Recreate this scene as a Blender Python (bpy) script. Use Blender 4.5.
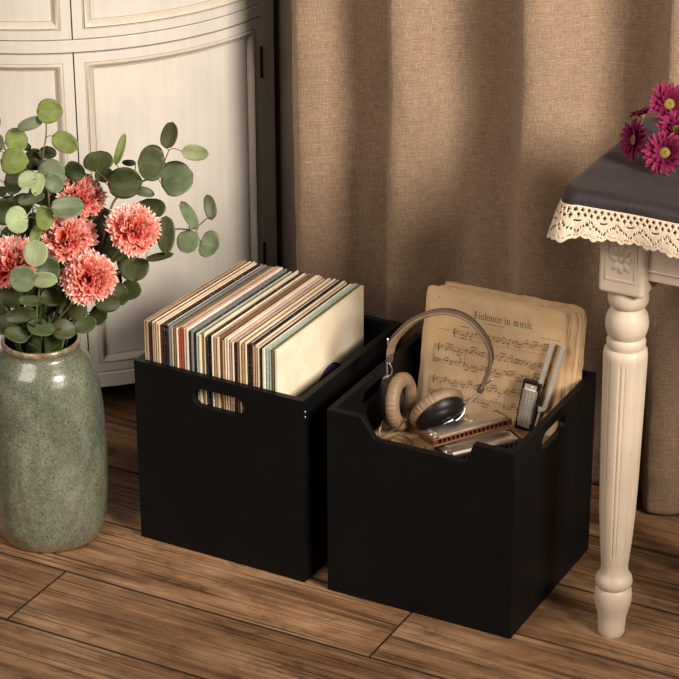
import bpy, bmesh, math, random
from mathutils import Vector, Matrix, noise as mnoise
PI = math.pi
for o in list(bpy.data.objects):
    bpy.data.objects.remove(o)
SC = bpy.context.scene
COL = SC.collection

# ------------------------------------------------------------------ camera
def build_camera():
    cd = bpy.data.cameras.new('camera'); co = bpy.data.objects.new('camera', cd); COL.objects.link(co)
    cd.sensor_fit = 'HORIZONTAL'; cd.sensor_width = 36.0; cd.lens = 2447.3 / 679 * 36.0
    cd.clip_start = 0.1; cd.clip_end = 60
    yaw, pit, rol = -0.48966, 0.44116, 0.00331
    rt = Vector((math.cos(-yaw), math.sin(-yaw), 0))
    fw_h = Vector((-math.sin(-yaw), math.cos(-yaw), 0))
    fw = fw_h * math.cos(pit) + Vector((0, 0, -math.sin(pit)))
    up = fw_h * math.sin(pit) + Vector((0, 0, math.cos(pit)))
    r2 = rt * math.cos(rol) - up * math.sin(rol)
    u2 = rt * math.sin(rol) + up * math.cos(rol)
    m = Matrix((( r2.x, u2.x, -fw.x, 1.4036), (r2.y, u2.y, -fw.y, -3.2429), (r2.z, u2.z, -fw.z, 2.2247), (0, 0, 0, 1)))
    co.matrix_world = m
    SC.camera = co
build_camera()

# ------------------------------------------------------------------ light and exposure
W = bpy.data.worlds.new('room_light'); SC.world = W; W.use_nodes = True
W.node_tree.nodes['Background'].inputs[0].default_value = (1.0, 0.86, 0.72, 1)
W.node_tree.nodes['Background'].inputs[1].default_value = 0.06

def area(name, loc, target, size, power, col, size_y=None):
    l = bpy.data.lights.new(name, 'AREA'); l.energy = power; l.color = col
    l.size = size
    if size_y: l.shape = 'RECTANGLE'; l.size_y = size_y
    o = bpy.data.objects.new(name, l); COL.objects.link(o); o.location = loc
    o.rotation_euler = (Vector(target) - Vector(loc)).to_track_quat('-Z', 'Y').to_euler()
    return o
def spot(name, loc, target, power, col, half, blend, radius):
    l = bpy.data.lights.new(name, 'SPOT'); l.energy = power; l.color = col; l.spot_size = math.radians(2*half); l.spot_blend = blend; l.shadow_soft_size = radius
    o = bpy.data.objects.new(name, l); COL.objects.link(o); o.location = loc
    o.rotation_euler = (Vector(target) - Vector(loc)).to_track_quat('-Z', 'Y').to_euler()
    return o
spot('studio_spot', (2.85, -1.15, 2.45), (-0.65, 0.35, 0.72), 1330, (1.0, 0.885, 0.775), 20, .75, .68)
area('room_bounce', (-1.2, -3.0, 2.7), (-0.3, 0.3, 0.5), 2.0, 98, (1.0, 0.87, 0.76))
VS = SC.view_settings
VS.view_transform = 'Standard'; VS.look = 'None'; VS.gamma = 1.0; VS.use_curve_mapping = False
VS.exposure = 0.0
SC.display_settings.display_device = 'sRGB'

# ------------------------------------------------------------------ materials
class NT:
    def __init__(s, name):
        s.m = bpy.data.materials.new(name); s.m.use_nodes = True
        s.t = s.m.node_tree; s.b = s.t.nodes['Principled BSDF']; s.out = s.t.nodes['Material Output']
    def n(s, typ, **kw):
        nd = s.t.nodes.new(typ)
        for k, v in kw.items():
            if k.startswith('_'): setattr(nd, k[1:], v)
            else: nd.inputs[k.replace('__', ' ')].default_value = v
        return nd
    def l(s, a, b): s.t.links.new(a, b)
    def coord(s, scale=(1, 1, 1), kind='Object', loc=(0, 0, 0)):
        if kind == 'UV': tc = s.n('ShaderNodeUVMap').outputs[0]
        else: tc = s.n('ShaderNodeTexCoord').outputs[kind]
        mp = s.n('ShaderNodeMapping'); mp.inputs['Scale'].default_value = scale; mp.inputs['Location'].default_value = loc
        s.l(tc, mp.inputs[0]); return mp.outputs[0]
    def noise(s, vec, scale, detail=4, rough=.55, dist=0):
        nd = s.n('ShaderNodeTexNoise'); nd.inputs['Scale'].default_value = scale; nd.inputs['Detail'].default_value = detail
        nd.inputs['Roughness'].default_value = rough; nd.inputs['Distortion'].default_value = dist
        s.l(vec, nd.inputs['Vector']); return nd.outputs['Fac']
    def ramp(s, fac, stops, interp='LINEAR'):
        r = s.n('ShaderNodeValToRGB'); r.color_ramp.interpolation = interp
        e = r.color_ramp.elements
        while len(e) < len(stops): e.new(.5)
        for el, (p, c) in zip(e, stops):
            el.position = p; el.color = (c[0], c[1], c[2], 1) if not isinstance(c, (int, float)) else (c, c, c, 1)
        s.l(fac, r.inputs[0]); return r.outputs[0]
    def mix(s, fac, a, b, mode='MIX'):
        m = s.n('ShaderNodeMix', _data_type='RGBA', _blend_type=mode)
        for v, i in ((fac, 0), (a, 6), (b, 7)):
            if isinstance(v, (int, float)): m.inputs[i].default_value = v
            elif isinstance(v, tuple): m.inputs[i].default_value = (*v[:3], 1)
            else: s.l(v, m.inputs[i])
        return m.outputs[2]
    def math(s, op, a, b=0.0, clamp=False):
        m = s.n('ShaderNodeMath', _operation=op, _use_clamp=clamp)
        for v, i in ((a, 0), (b, 1)):
            if isinstance(v, (int, float)): m.inputs[i].default_value = v
            else: s.l(v, m.inputs[i])
        return m.outputs[0]
    def bump(s, h, strength=.3, dist=.001):
        b = s.n('ShaderNodeBump'); b.inputs['Strength'].default_value = strength; b.inputs['Distance'].default_value = dist
        s.l(h, b.inputs['Height']); s.l(b.outputs[0], s.b.inputs['Normal']); return b
    def color(s, c):
        if isinstance(c, tuple): s.b.inputs['Base Color'].default_value = (*c[:3], 1)
        else: s.l(c, s.b.inputs['Base Color'])
    def set(s, **kw):
        for k, v in kw.items():
            i = s.b.inputs[k.replace('_', ' ')]
            if isinstance(v, (int, float)): i.default_value = v
            elif isinstance(v, tuple): i.default_value = v
            else: s.l(v, i)

def m_floor():
    s = NT('worn_floor_boards')
    at = s.n('ShaderNodeAttribute', _attribute_name='board'); r = at.outputs['Fac']
    tc = s.n('ShaderNodeTexCoord').outputs['Object']
    off = s.n('ShaderNodeCombineXYZ'); s.l(s.math('MULTIPLY', r, 37.0), off.inputs[0]); s.l(s.math('MULTIPLY', r, 11.0), off.inputs[1])
    ad = s.n('ShaderNodeVectorMath', _operation='ADD'); s.l(tc, ad.inputs[0]); s.l(off.outputs[0], ad.inputs[1])
    def mp(sc):
        m = s.n('ShaderNodeMapping'); m.inputs['Scale'].default_value = sc; s.l(ad.outputs[0], m.inputs[0]); return m.outputs[0]
    broad = s.noise(mp((2.2, 9, 1)), 1.6, 5, .6, .6)
    grain = s.noise(mp((1.0, 26, 1)), 2.3, 9, .70, .9)
    fine = s.noise(mp((1.3, 165, 1)), 1.6, 3, .6, .35)
    blotch = s.noise(mp((7, 11, 1)), 2.5, 6, .7, .8)
    c = s.ramp(broad, [(.25, (.088, .041, .018)), (.5, (.22, .118, .058)), (.75, (.38, .235, .130))])
    g = s.ramp(grain, [(.32, .28), (.44, .80), (.60, 1.12)])
    c = s.mix(1.0, c, g, 'MULTIPLY')
    f = s.ramp(fine, [(.375, .06), (.415, .80), (.5, 1.0), (.7, 1.25)])
    c = s.mix(.85, c, f, 'MULTIPLY')
    bl = s.ramp(blotch, [(.30, .35), (.46, .95), (.75, 1.3)])
    c = s.mix(.75, c, bl, 'MULTIPLY')
    tone = s.ramp(r, [(0, .78), (1, 1.2)])
    c = s.mix(1.0, c, tone, 'MULTIPLY')
    # worn pale splinters
    sp = s.ramp(s.noise(mp((30, 120, 1)), 2.0, 3, .5), [(.70, 0), (.78, .5)])
    c = s.mix(sp, c, (.55, .38, .22))
    s.color(c)
    s.set(Roughness=s.ramp(grain, [(.3, .62), (.7, .40)]))
    s.b.inputs['Specular IOR Level'].default_value = .35
    hgt = s.math('ADD', s.math('MULTIPLY', g, .7), s.math('MULTIPLY', f, .45))
    s.bump(hgt, .55, .0016)
    return s.m

def m_black_wood():
    s = NT('black_painted_wood'); v = s.coord((1, 1, 1))
    n1 = s.noise(v, 9, 5); n2 = s.noise(s.coord((14, 14, 90)), 3, 4)
    s.color(s.ramp(n1, [(.3, (.0030, .0030, .0033)), (.7, (.0046, .0046, .0050))]))
    s.set(Roughness=s.ramp(n2, [(.3, .50), (.7, .42)])); s.b.inputs['Specular IOR Level'].default_value = .14
    s.bump(n2, .06, .0005)
    return s.m

def m_cream_paint(name, base=(.62, .55, .445), wear=.5, rough=.45, scale=1.0, thr=.695):
    s = NT(name); v = s.coord((1, 1, 1)); vv = s.coord((60, 60, 3.0))
    streak = s.noise(vv, 1.2 * scale, 5, .6, .3); cloud = s.noise(v, 5.0 * scale, 5, .6)
    dark = tuple(x * .86 for x in base)
    c = s.ramp(cloud, [(.3, dark), (.65, base)])
    c = s.mix(.22, c, s.ramp(streak, [(.3, .72), (.6, 1.06)]), 'MULTIPLY')
    chip = s.ramp(s.noise(s.coord((24, 24, 8)), 3.2 * scale, 6, .7, .6), [(thr, 0), (thr + .03, wear)])
    c = s.mix(chip, c, (.20, .12, .065))
    s.color(c); s.set(Roughness=rough)
    s.bump(s.math('ADD', s.math('MULTIPLY', streak, .6), cloud), .12, .0008)
    return s.m

def m_linen():
    s = NT('natural_linen_weave')
    warp = s.noise(s.coord((900, 60, 1), 'UV'), 1.0, 3, .6); weft = s.noise(s.coord((60, 900, 1), 'UV'), 1.0, 3, .6)
    slub = s.noise(s.coord((14, 320, 1), 'UV'), 1.0, 4, .65); slv = s.noise(s.coord((280, 9, 1), 'UV'), 1.0, 4, .6)
    cell = s.noise(s.coord((620, 620, 1), 'UV'), 1.0, 1, .5)
    c = s.ramp(s.math('MULTIPLY', s.math('ADD', warp, weft), .5), [(.36, (.190, .122, .074)), (.5, (.295, .197, .124)), (.62, (.405, .284, .187))])
    c = s.mix(.55, c, s.ramp(slub, [(.35, .70), (.65, 1.15)]), 'MULTIPLY')
    c = s.mix(.4, c, s.ramp(slv, [(.35, .75), (.65, 1.12)]), 'MULTIPLY')
    c = s.mix(.6, c, s.ramp(cell, [(.35, .62), (.6, 1.15)]), 'MULTIPLY')
    s.color(c); s.set(Roughness=.85)
    s.b.inputs['Sheen Weight'].default_value = .15; s.b.inputs['Sheen Roughness'].default_value = .4
    s.b.inputs['Sheen Tint'].default_value = (1, .85, .65, 1)
    h = s.math('ADD', s.math('ADD', warp, weft), s.math('ADD', s.math('MULTIPLY', slub, .8), s.math('MULTIPLY', cell, .8)))
    s.bump(h, .8, .0016)
    return s.m

def m_wall():
    s = NT('plaster_wall'); n = s.noise(s.coord((1, 1, 1)), 6, 5)
    s.color(s.ramp(n, [(.3, (.17, .13, .095)), (.7, (.21, .165, .12))])); s.set(Roughness=.9); s.bump(n, .1, .001); return s.m

def m_vase():
    s = NT('celadon_glaze'); v = s.coord((1, 1, 1))
    big = s.noise(s.coord((1, 1, .45)), 11, 6, .65, .8); mid = s.noise(v, 60, 4, .7); sm = s.noise(v, 300, 2, .6)
    c = s.ramp(big, [(.30, (.070, .080, .058)), (.5, (.130, .145, .106)), (.70, (.225, .232, .172))])
    c = s.mix(.45, c, s.ramp(mid, [(.38, .55), (.55, 1.05), (.7, 1.3)]), 'MULTIPLY')
    spk = s.ramp(sm, [(.36, .9), (.43, 0)])
    c = s.mix(spk, c, (.055, .05, .03))
    pale = s.ramp(sm, [(.60, 0), (.72, .35)]); c = s.mix(pale, c, (.42, .44, .34))
    # bare fired clay breaking through near the foot and on the lip
    sep = s.n('ShaderNodeSeparateXYZ'); s.l(s.n('ShaderNodeTexCoord').outputs['Object'], sep.inputs[0]); z = sep.outputs[2]
    wob = s.math('MULTIPLY', s.math('SUBTRACT', s.noise(v, 34, 5, .7, .6), .5), .07)
    foot = s.ramp(s.math('ADD', z, wob), [(.006, 1), (.020, 0)])
    c = s.mix(foot, c, (.21, .115, .055))
    pat = s.math('MULTIPLY', s.ramp(s.noise(s.coord((1, 1, .8), loc=(2, 0, 0)), 24, 6, .7, .8), [(.54, 0), (.66, .8)]), s.ramp(z, [(.0, 1), (.20, 0)]))
    c = s.mix(pat, c, (.13, .085, .04))
    lip = s.ramp(s.math('ADD', z, s.math('MULTIPLY', wob, .12)), [(.3745, 0), (.379, .9)])
    c = s.mix(lip, c, s.ramp(mid, [(.4, (.14, .085, .045)), (.6, (.27, .215, .135))]))
    s.color(c); s.set(Roughness=s.ramp(mid, [(.35, .34), (.65, .20)]))
    s.b.inputs['Coat Weight'].default_value = .6; s.b.inputs['Coat Roughness'].default_value = .06
    s.bump(s.math('ADD', s.math('MULTIPLY', sm, .6), mid), .30, .0010)
    return s.m

def m_plain(name, col, rough=.5, metal=0.0, nscale=40, var=.15, bump=.1, spec=.5, aniso=(1, 1, 1), trans=0):
    s = NT(name); n = s.noise(s.coord(aniso), nscale, 4, .6)
    a = tuple(x * (1 - var) for x in col); b = tuple(min(1, x * (1 + var)) for x in col)
    s.color(s.ramp(n, [(.3, a), (.7, b)])); s.set(Roughness=rough, Metallic=float(metal))
    s.b.inputs['Specular IOR Level'].default_value = spec
    if bump: s.bump(n, bump, .0006)
    return s.m

def m_leaf(name, dark, light, rough=.42):
    s = NT(name); at = s.n('ShaderNodeAttribute', _attribute_name='vein')
    n = s.noise(s.coord((1, 1, 1)), 60, 4, .6)
    c = s.ramp(n, [(.3, dark), (.7, light)])
    vein = s.ramp(at.outputs['Fac'], [(.0, 0), (.9, 0), (1.0, .22)])
    c = s.mix(vein, c, tuple(min(1, x * 1.9 + .03) for x in light))
    s.color(c); s.set(Roughness=rough); s.b.inputs['Specular IOR Level'].default_value = .35
    s.b.inputs['Subsurface Weight'].default_value = 0
    s.bump(n, .2, .0006); return s.m

def m_petal(name, stops, rough=.6, transl=.0):
    s = NT(name); at = s.n('ShaderNodeAttribute', _attribute_name='tip')
    n = s.noise(s.coord((1, 1, 1)), 260, 3, .6)
    f = s.math('ADD', at.outputs['Fac'], s.math('MULTIPLY', s.math('SUBTRACT', n, .5), .16))
    c = s.ramp(f, stops); s.color(c); s.set(Roughness=rough)
    s.b.inputs['Specular IOR Level'].default_value = .2
    tr = s.n('ShaderNodeBsdfTranslucent'); s.l(c, tr.inputs[0])
    mx = s.n('ShaderNodeMixShader'); mx.inputs[0].default_value = .25
    s.l(s.b.outputs[0], mx.inputs[1]); s.l(tr.outputs[0], mx.inputs[2]); s.l(mx.outputs[0], s.out.inputs[0])
    return s.m

def m_paper(name, a, b, rough=.85, foxing=.5, sc=1.0):
    s = NT(name); v = s.coord((1, 1, 1))
    n = s.noise(v, 9 * sc, 6, .65, .4); f = s.noise(v, 85 * sc, 5, .7)
    c = s.ramp(n, [(.28, b), (.62, a)])
    c = s.mix(s.ramp(f, [(.62, 0), (.75, foxing)]), c, tuple(x * .6 for x in b))
    s.color(c); s.set(Roughness=rough); s.bump(n, .15, .001); return s.m

def m_sleeve(name, col, worn, amount=.5, rough=.6, lift=.58):
    s = NT(name); v = s.coord((1, 1, 1))
    oi = s.n('ShaderNodeObjectInfo').outputs['Random']
    n = s.noise(v, 14, 6, .7, .4); k = s.noise(s.coord((1, 1, 2.2), loc=(3, 1, 5)), 230, 3, .7)
    c = s.ramp(n, [(.3, tuple(x * .72 for x in col)), (.65, col)])
    c = s.mix(1.0, c, s.ramp(oi, [(0, .86), (1, 1.1)]), 'MULTIPLY')
    c = s.mix(s.ramp(k, [(lift, 0), (lift + .07, amount)]), c, worn)
    s.color(c); s.set(Roughness=rough); s.bump(k, .2, .0006); return s.m

def m_cloth_dark():
    s = NT('charcoal_satin_cloth')
    w1 = s.noise(s.coord((620, 18, 1), 'UV'), 1, 3, .6); w2 = s.noise(s.coord((18, 620, 1), 'UV'), 1, 3, .6)
    c = s.ramp(s.math('MULTIPLY', s.math('ADD', w1, w2), .5), [(.35, (.011, .008, .009)), (.62, (.030, .022, .024))])
    s.color(c); s.set(Roughness=.56); s.b.inputs['Specular IOR Level'].default_value = .30
    s.b.inputs['Sheen Weight'].default_value = .05; s.b.inputs['Sheen Roughness'].default_value = .45
    s.bump(s.math('ADD', w1, w2), .25, .0006); return s.m

M = {}
M['floor'] = m_floor(); M['black'] = m_black_wood()
M['cab'] = m_cream_paint('antiqued_cream_paint', (.555, .525, .47), .45)
M['cab_bead'] = m_cream_paint('antiqued_cream_moulding', (.53, .48, .405), .85, scale=1.6)
M['glaze'] = m_cream_paint('brown_antiquing_glaze', (.36, .27, .17), .9, .6, 2.5, .56)
M['leg'] = m_cream_paint('chipped_ivory_paint', (.53, .44, .34), .95, .5, 1.4, .665)
M['linen'] = m_linen(); M['wall'] = m_wall(); M['vase'] = m_vase()
M['dark_in'] = m_plain('unpainted_underside_and_seam_shade', (.022, .012, .007), .8)
M['iron'] = m_plain('dark_iron', (.03, .025, .02), .5, .8)
M['cloth'] = m_cloth_dark()
M['lace'] = m_plain('ecru_cotton_lace', (.56, .46, .34), .85, 0, 300, .25, .5)
M['chrome'] = m_plain('polished_chrome', (.82, .80, .76), .30, 1, 20, .08, .05)
M['steel'] = m_plain('satin_nickel_steel', (.74, .70, .63), .40, .7, 60, .1, .1)
M['red_comb'] = m_plain('red_brown_comb_wood', (.095, .024, .011), .4, 0, 20, .3, .1, .5, (3, 30, 30))
M['dark_comb'] = m_plain('dark_comb_wood', (.03, .016, .010), .4, 0, 20, .3)
M['brass'] = m_plain('worn_brass_plate', (.24, .15, .085), .4, .8, 40, .2)
M['suede'] = m_plain('taupe_brown_leather', (.205, .138, .085), .62, 0, 90, .18, .35)
M['suede_in'] = m_plain('dark_taupe_padding', (.10, .062, .038), .75, 0, 120, .2, .4)
M['cushion'] = m_plain('tan_leather_cushion', (.20, .130, .078), .55, 0, 70, .16, .35)
M['cup'] = m_plain('glossy_black_shell', (.007, .006, .006), .42, spec=.25)
M['mesh_in'] = m_plain('black_speaker_cloth', (.015, .012, .01), .9)
M['clip'] = m_plain('brown_plastic_clip', (.06, .045, .035), .45)
M['cable'] = m_plain('dark_brown_cable', (.07, .04, .028), .55)
M['cable_tan'] = m_plain('tan_cable', (.38, .25, .15), .6)
M['paper'] = m_paper('aged_score_paper', (.70, .50, .29), (.54, .345, .175))
M['paper2'] = m_paper('old_page_edges', (.64, .45, .25), (.38, .21, .10), sc=2)
M['kraft'] = m_paper('brown_kraft_paper', (.42, .27, .14), (.27, .155, .075))
M['ink'] = m_plain('printing_ink', (.035, .024, .017), .8, 0, 400, .5, 0)
M['ink_soft'] = m_plain('faded_printing_ink', (.16, .10, .055), .85, 0, 400, .3, 0)
M['stem'] = m_plain('green_stem', (.10, .13, .045), .5)
M['stem_b'] = m_plain('brown_twig', (.13, .085, .045), .6)
M['leaf0'] = m_leaf('deep_olive_leaf', (.022, .029, .007), (.046, .056, .013), .5)
M['leaf1'] = m_leaf('dark_green_leaf', (.022, .036, .010), (.050, .072, .020), .5)
M['leaf2'] = m_leaf('grey_green_leaf', (.070, .098, .046), (.120, .155, .080), .5)
M['leaf3'] = m_leaf('sage_green_leaf', (.150, .185, .080), (.225, .265, .125), .5)
M['leaf4'] = m_leaf('fresh_green_leaf', (.095, .130, .025), (.165, .205, .050), .5)
M['leaf5'] = m_leaf('pale_green_leaf', (.20, .26, .12), (.30, .37, .19), .5)
M['carn'] = m_petal('coral_carnation_petal', [(.0, (.45, .025, .02)), (.5, (.76, .075, .055)), (.80, (.85, .18, .135)), (.925, (.90, .36, .28)), (.975, (.95, .84, .76))])
M['mum'] = m_petal('magenta_daisy_petal', [(.0, (.06, .002, .018)), (.5, (.125, .004, .036)), (1.0, (.26, .024, .090))])
M['mum_eye'] = m_plain('olive_daisy_centre', (.14, .11, .012), .8, 0, 500, .4, .6)
M['purple'] = m_plain('purple_record_label', (.15, .085, .32), .45)
M['vinyl'] = m_plain('black_vinyl', (.010, .010, .011), .25)
CREAM = (.76, .62, .43); TAN = (.47, .29, .145); BROWN = (.16, .085, .042)
M['s_cream'] = m_sleeve('cream_card_sleeve', CREAM, (.32, .20, .10), .6, lift=.62)
M['s_tan'] = m_sleeve('tan_card_sleeve', TAN, (.20, .11, .05), .7)
M['s_brown'] = m_sleeve('brown_card_sleeve', BROWN, (.45, .32, .2), .6)
M['s_black'] = m_sleeve('black_card_sleeve', (.013, .011, .011), (.55, .50, .42), .9, .4, .60)
M['s_grey'] = m_sleeve('grey_card_sleeve', (.16, .155, .16), (.5, .48, .45), .6)
M['s_red'] = m_sleeve('brick_red_card_sleeve', (.42, .085, .045), (.55, .30, .2), .5)
M['s_pink'] = m_sleeve('dusty_pink_card_sleeve', (.60, .42, .34), (.3, .15, .12), .4)
M['s_mint'] = m_sleeve('pale_mint_card_sleeve', (.42, .52, .43), (.12, .16, .14), .7)
M['s_maroon'] = m_sleeve('maroon_card_sleeve', (.085, .012, .014), (.45, .3, .25), .6)
M['s_white'] = m_sleeve('off_white_card_sleeve', (.82, .76, .65), (.3, .2, .12), .5)
M['s_olive'] = m_sleeve('olive_card_sleeve', (.13, .115, .05), (.4, .36, .22), .6)
M['s_front'] = m_paper('foxed_cream_sleeve', (.82, .74, .58), (.68, .54, .36), foxing=.35)

# ------------------------------------------------------------------ mesh helpers
class MB:
    """collects vertices and faces for ONE mesh object"""
    def __init__(s): s.v = []; s.f = []; s.mi = []; s.cur = 0
    def add(s, vs, fs):
        k = len(s.v); s.v += [tuple(v) for v in vs]; s.f += [tuple(i + k for i in f) for f in fs]; s.mi += [s.cur] * len(fs)
    def box(s, a, b, mat=None):
        x0, y0, z0 = a; x1, y1, z1 = b
        vs = [Vector(p) for p in ((x0,y0,z0),(x1,y0,z0),(x1,y1,z0),(x0,y1,z0),(x0,y0,z1),(x1,y0,z1),(x1,y1,z1),(x0,y1,z1))]
        if mat is not None: vs = [mat @ v for v in vs]
        s.add(vs, [(0,3,2,1),(4,5,6,7),(0,1,5,4),(1,2,6,5),(2,3,7,6),(3,0,4,7)])
    def lathe(s, prof, n=48, c=(0, 0, 0), mat=None, closed=False):
        vs = []; m = len(prof)
        for r, z in prof:
            for i in range(n):
                a = 2 * PI * i / n; v = Vector((c[0] + r * math.cos(a), c[1] + r * math.sin(a), c[2] + z))
                vs.append(mat @ v if mat is not None else v)
        fs = []
        for j in range(m - 1 + (1 if closed else 0)):
            j2 = (j + 1) % m
            for i in range(n): fs.append((j*n+i, j*n+(i+1)%n, j2*n+(i+1)%n, j2*n+i))
        if not closed:
            if prof[0][0] > 1e-6: fs.append(tuple(reversed(range(n))))
            if prof[-1][0] > 1e-6: fs.append(tuple((m-1)*n+i for i in range(n)))
        s.add(vs, fs)
    def tube(s, pts, rad, n=10, smooth=0):
        pts = [Vector(p) for p in pts]
        if smooth: pts = spline(pts, smooth)
        m = len(pts); rr = rad if callable(rad) else (lambda t: rad)
        up = Vector((0, 0, 1)); prev = None; vs = []
        for j, p in enumerate(pts):
            t = (pts[min(j+1, m-1)] - pts[max(j-1, 0)]).normalized()
            if prev is None:
                a = t.cross(up if abs(t.z) < .9 else Vector((1, 0, 0))).normalized()
            else:
                a = (prev - t * prev.dot(t)).normalized()
            prev = a; b = t.cross(a); r = rr(j / (m - 1))
            for i in range(n):
                q = 2 * PI * i / n; vs.append(p + (a * math.cos(q) + b * math.sin(q)) * r)
        fs = [(j*n+i, j*n+(i+1)%n, (j+1)*n+(i+1)%n, (j+1)*n+i) for j in range(m-1) for i in range(n)]
        fs.append(tuple(reversed(range(n)))); fs.append(tuple((m-1)*n+i for i in range(n)))
        s.add(vs, fs)
    def ball(s, c, r, nu=14, nv=9, mat=None):
        c = Vector(c); rx, ry, rz = (r, r, r) if isinstance(r, (int, float)) else r
        vs = [Vector((0, 0, rz))]
        for j in range(1, nv):
            th = PI * j / nv
            for i in range(nu):
                a = 2 * PI * i / nu; vs.append(Vector((rx*math.sin(th)*math.cos(a), ry*math.sin(th)*math.sin(a), rz*math.cos(th))))
        vs.append(Vector((0, 0, -rz)))
        fs = [(0, 1+i, 1+(i+1)%nu) for i in range(nu)]
        for j in range(nv-2):
            for i in range(nu): fs.append((1+j*nu+i, 1+(j+1)*nu+i, 1+(j+1)*nu+(i+1)%nu, 1+j*nu+(i+1)%nu))
        L = len(vs)-1
        fs += [(L, 1+(nv-2)*nu+(i+1)%nu, 1+(nv-2)*nu+i) for i in range(nu)]
        s.add([c + (mat @ v if mat is not None else v) for v in vs], fs)
    def prism(s, pts2, d, fn):
        """closed 2D outline pts2 extruded by d; fn(a,b,c) -> point"""
        n = len(pts2)
        vs = [fn(a, b, 0) for a, b in pts2] + [fn(a, b, d) for a, b in pts2]
        fs = [tuple(reversed(range(n))), tuple(range(n, 2*n))] + [(i, (i+1)%n, n+(i+1)%n, n+i) for i in range(n)]
        s.add(vs, fs)
    def build(s, name, mat, parent=None, smooth=False, bevel=0, seg=2, attr=None, angle=35, origin=None, fix=True):
        me = bpy.data.meshes.new(name)
        org = Vector(origin) if origin is not None else Vector((0, 0, 0))
        me.from_pydata([tuple(Vector(v) - org) for v in s.v], [], s.f)
        mats = mat if isinstance(mat, (list, tuple)) else [mat]
        for m in mats: me.materials.append(m)
        if len(mats) > 1: me.polygons.foreach_set('material_index', s.mi)
        if attr:
            a = me.attributes.new(attr[0], 'FLOAT', 'POINT'); a.data.foreach_set('value', attr[1])
        if fix:
            bm = bmesh.new(); bm.from_mesh(me); bmesh.ops.recalc_face_normals(bm, faces=bm.faces); bm.to_mesh(me); bm.free()
        me.update()
        if smooth:
            me.polygons.foreach_set('use_smooth', [True] * len(me.polygons))
            if smooth == 'auto':
                me.set_sharp_from_angle(angle=math.radians(angle))
        o = bpy.data.objects.new(name, me); COL.objects.link(o)
        if parent is not None: o.parent = parent; o.location = org - Vector(parent.get('_org', (0, 0, 0)))
        else: o.location = org
        o['_org'] = tuple(org)
        if bevel:
            b = o.modifiers.new('bevel', 'BEVEL'); b.width = bevel; b.segments = seg; b.limit_method = 'ANGLE'; b.angle_limit = math.radians(40)
        return o

def spline(pts, k):
    out = []; n = len(pts)
    for i in range(n - 1):
        p0, p1, p2, p3 = pts[max(i-1, 0)], pts[i], pts[i+1], pts[min(i+2, n-1)]
        for j in range(k):
            t = j / k
            out.append(.5 * ((2*p1) + (p2-p0)*t + (2*p0-5*p1+4*p2-p3)*t*t + (3*p1-p0-3*p2+p3)*t*t*t))
    out.append(pts[-1]); return out

def empty(name, loc):
    o = bpy.data.objects.new(name, None); COL.objects.link(o); o.location = loc; o['_org'] = tuple(loc); o.empty_display_size = .02
    return o
def tag(o, label, cat, group=None):
    o['label'] = label; o['category'] = cat
    if group: o['group'] = group
    return o
def struct(o): o['kind'] = 'structure'; return o
def rot(o, mat):
    o.matrix_world = mat @ o.matrix_world

def plate(outer, holes, thick, fn, name, mat, parent=None, bevel=.0010, origin=(0, 0, 0)):
    """flat board with cut-outs: outline and holes in 2D, fn(a,b,c) -> 3D"""
    bm = bmesh.new(); es = []
    for loop in [outer] + holes:
        vs = [bm.verts.new((a, b, 0)) for a, b in loop]
        es += [bm.edges.new((vs[i], vs[(i+1) % len(vs)])) for i in range(len(vs))]
    bmesh.ops.triangle_fill(bm, use_beauty=True, use_dissolve=False, edges=es)
    bmesh.ops.recalc_face_normals(bm, faces=bm.faces)
    r = bmesh.ops.extrude_face_region(bm, geom=list(bm.faces))
    for v in [g for g in r['geom'] if isinstance(g, bmesh.types.BMVert)]: v.co.z += thick
    bmesh.ops.dissolve_limit(bm, angle_limit=.01, verts=bm.verts, edges=bm.edges)
    for v in bm.verts: v.co = Vector(fn(*v.co)) - Vector(origin)
    bmesh.ops.recalc_face_normals(bm, faces=bm.faces)
    me = bpy.data.meshes.new(name); bm.to_mesh(me); bm.free(); me.materials.append(mat)
    o = bpy.data.objects.new(name, me); COL.objects.link(o)
    if parent is not None: o.parent = parent; o.location = Vector(origin) - Vector(parent.get('_org', (0, 0, 0)))
    else: o.location = origin
    o['_org'] = tuple(origin)
    if bevel:
        b = o.modifiers.new('bevel', 'BEVEL'); b.width = bevel; b.segments = 2; b.limit_method = 'ANGLE'; b.angle_limit = math.radians(40)
    return o
def slot(cx, cy, w, h, n=10):
    r = h / 2; out = []
    for i in range(n + 1):
        a = -PI/2 + PI * i / n; out.append((cx + w/2 - r + r * math.cos(a), cy + r * math.sin(a)))
    for i in range(n + 1):
        a = PI/2 + PI * i / n; out.append((cx - w/2 + r + r * math.cos(a), cy + r * math.sin(a)))
    return out

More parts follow.
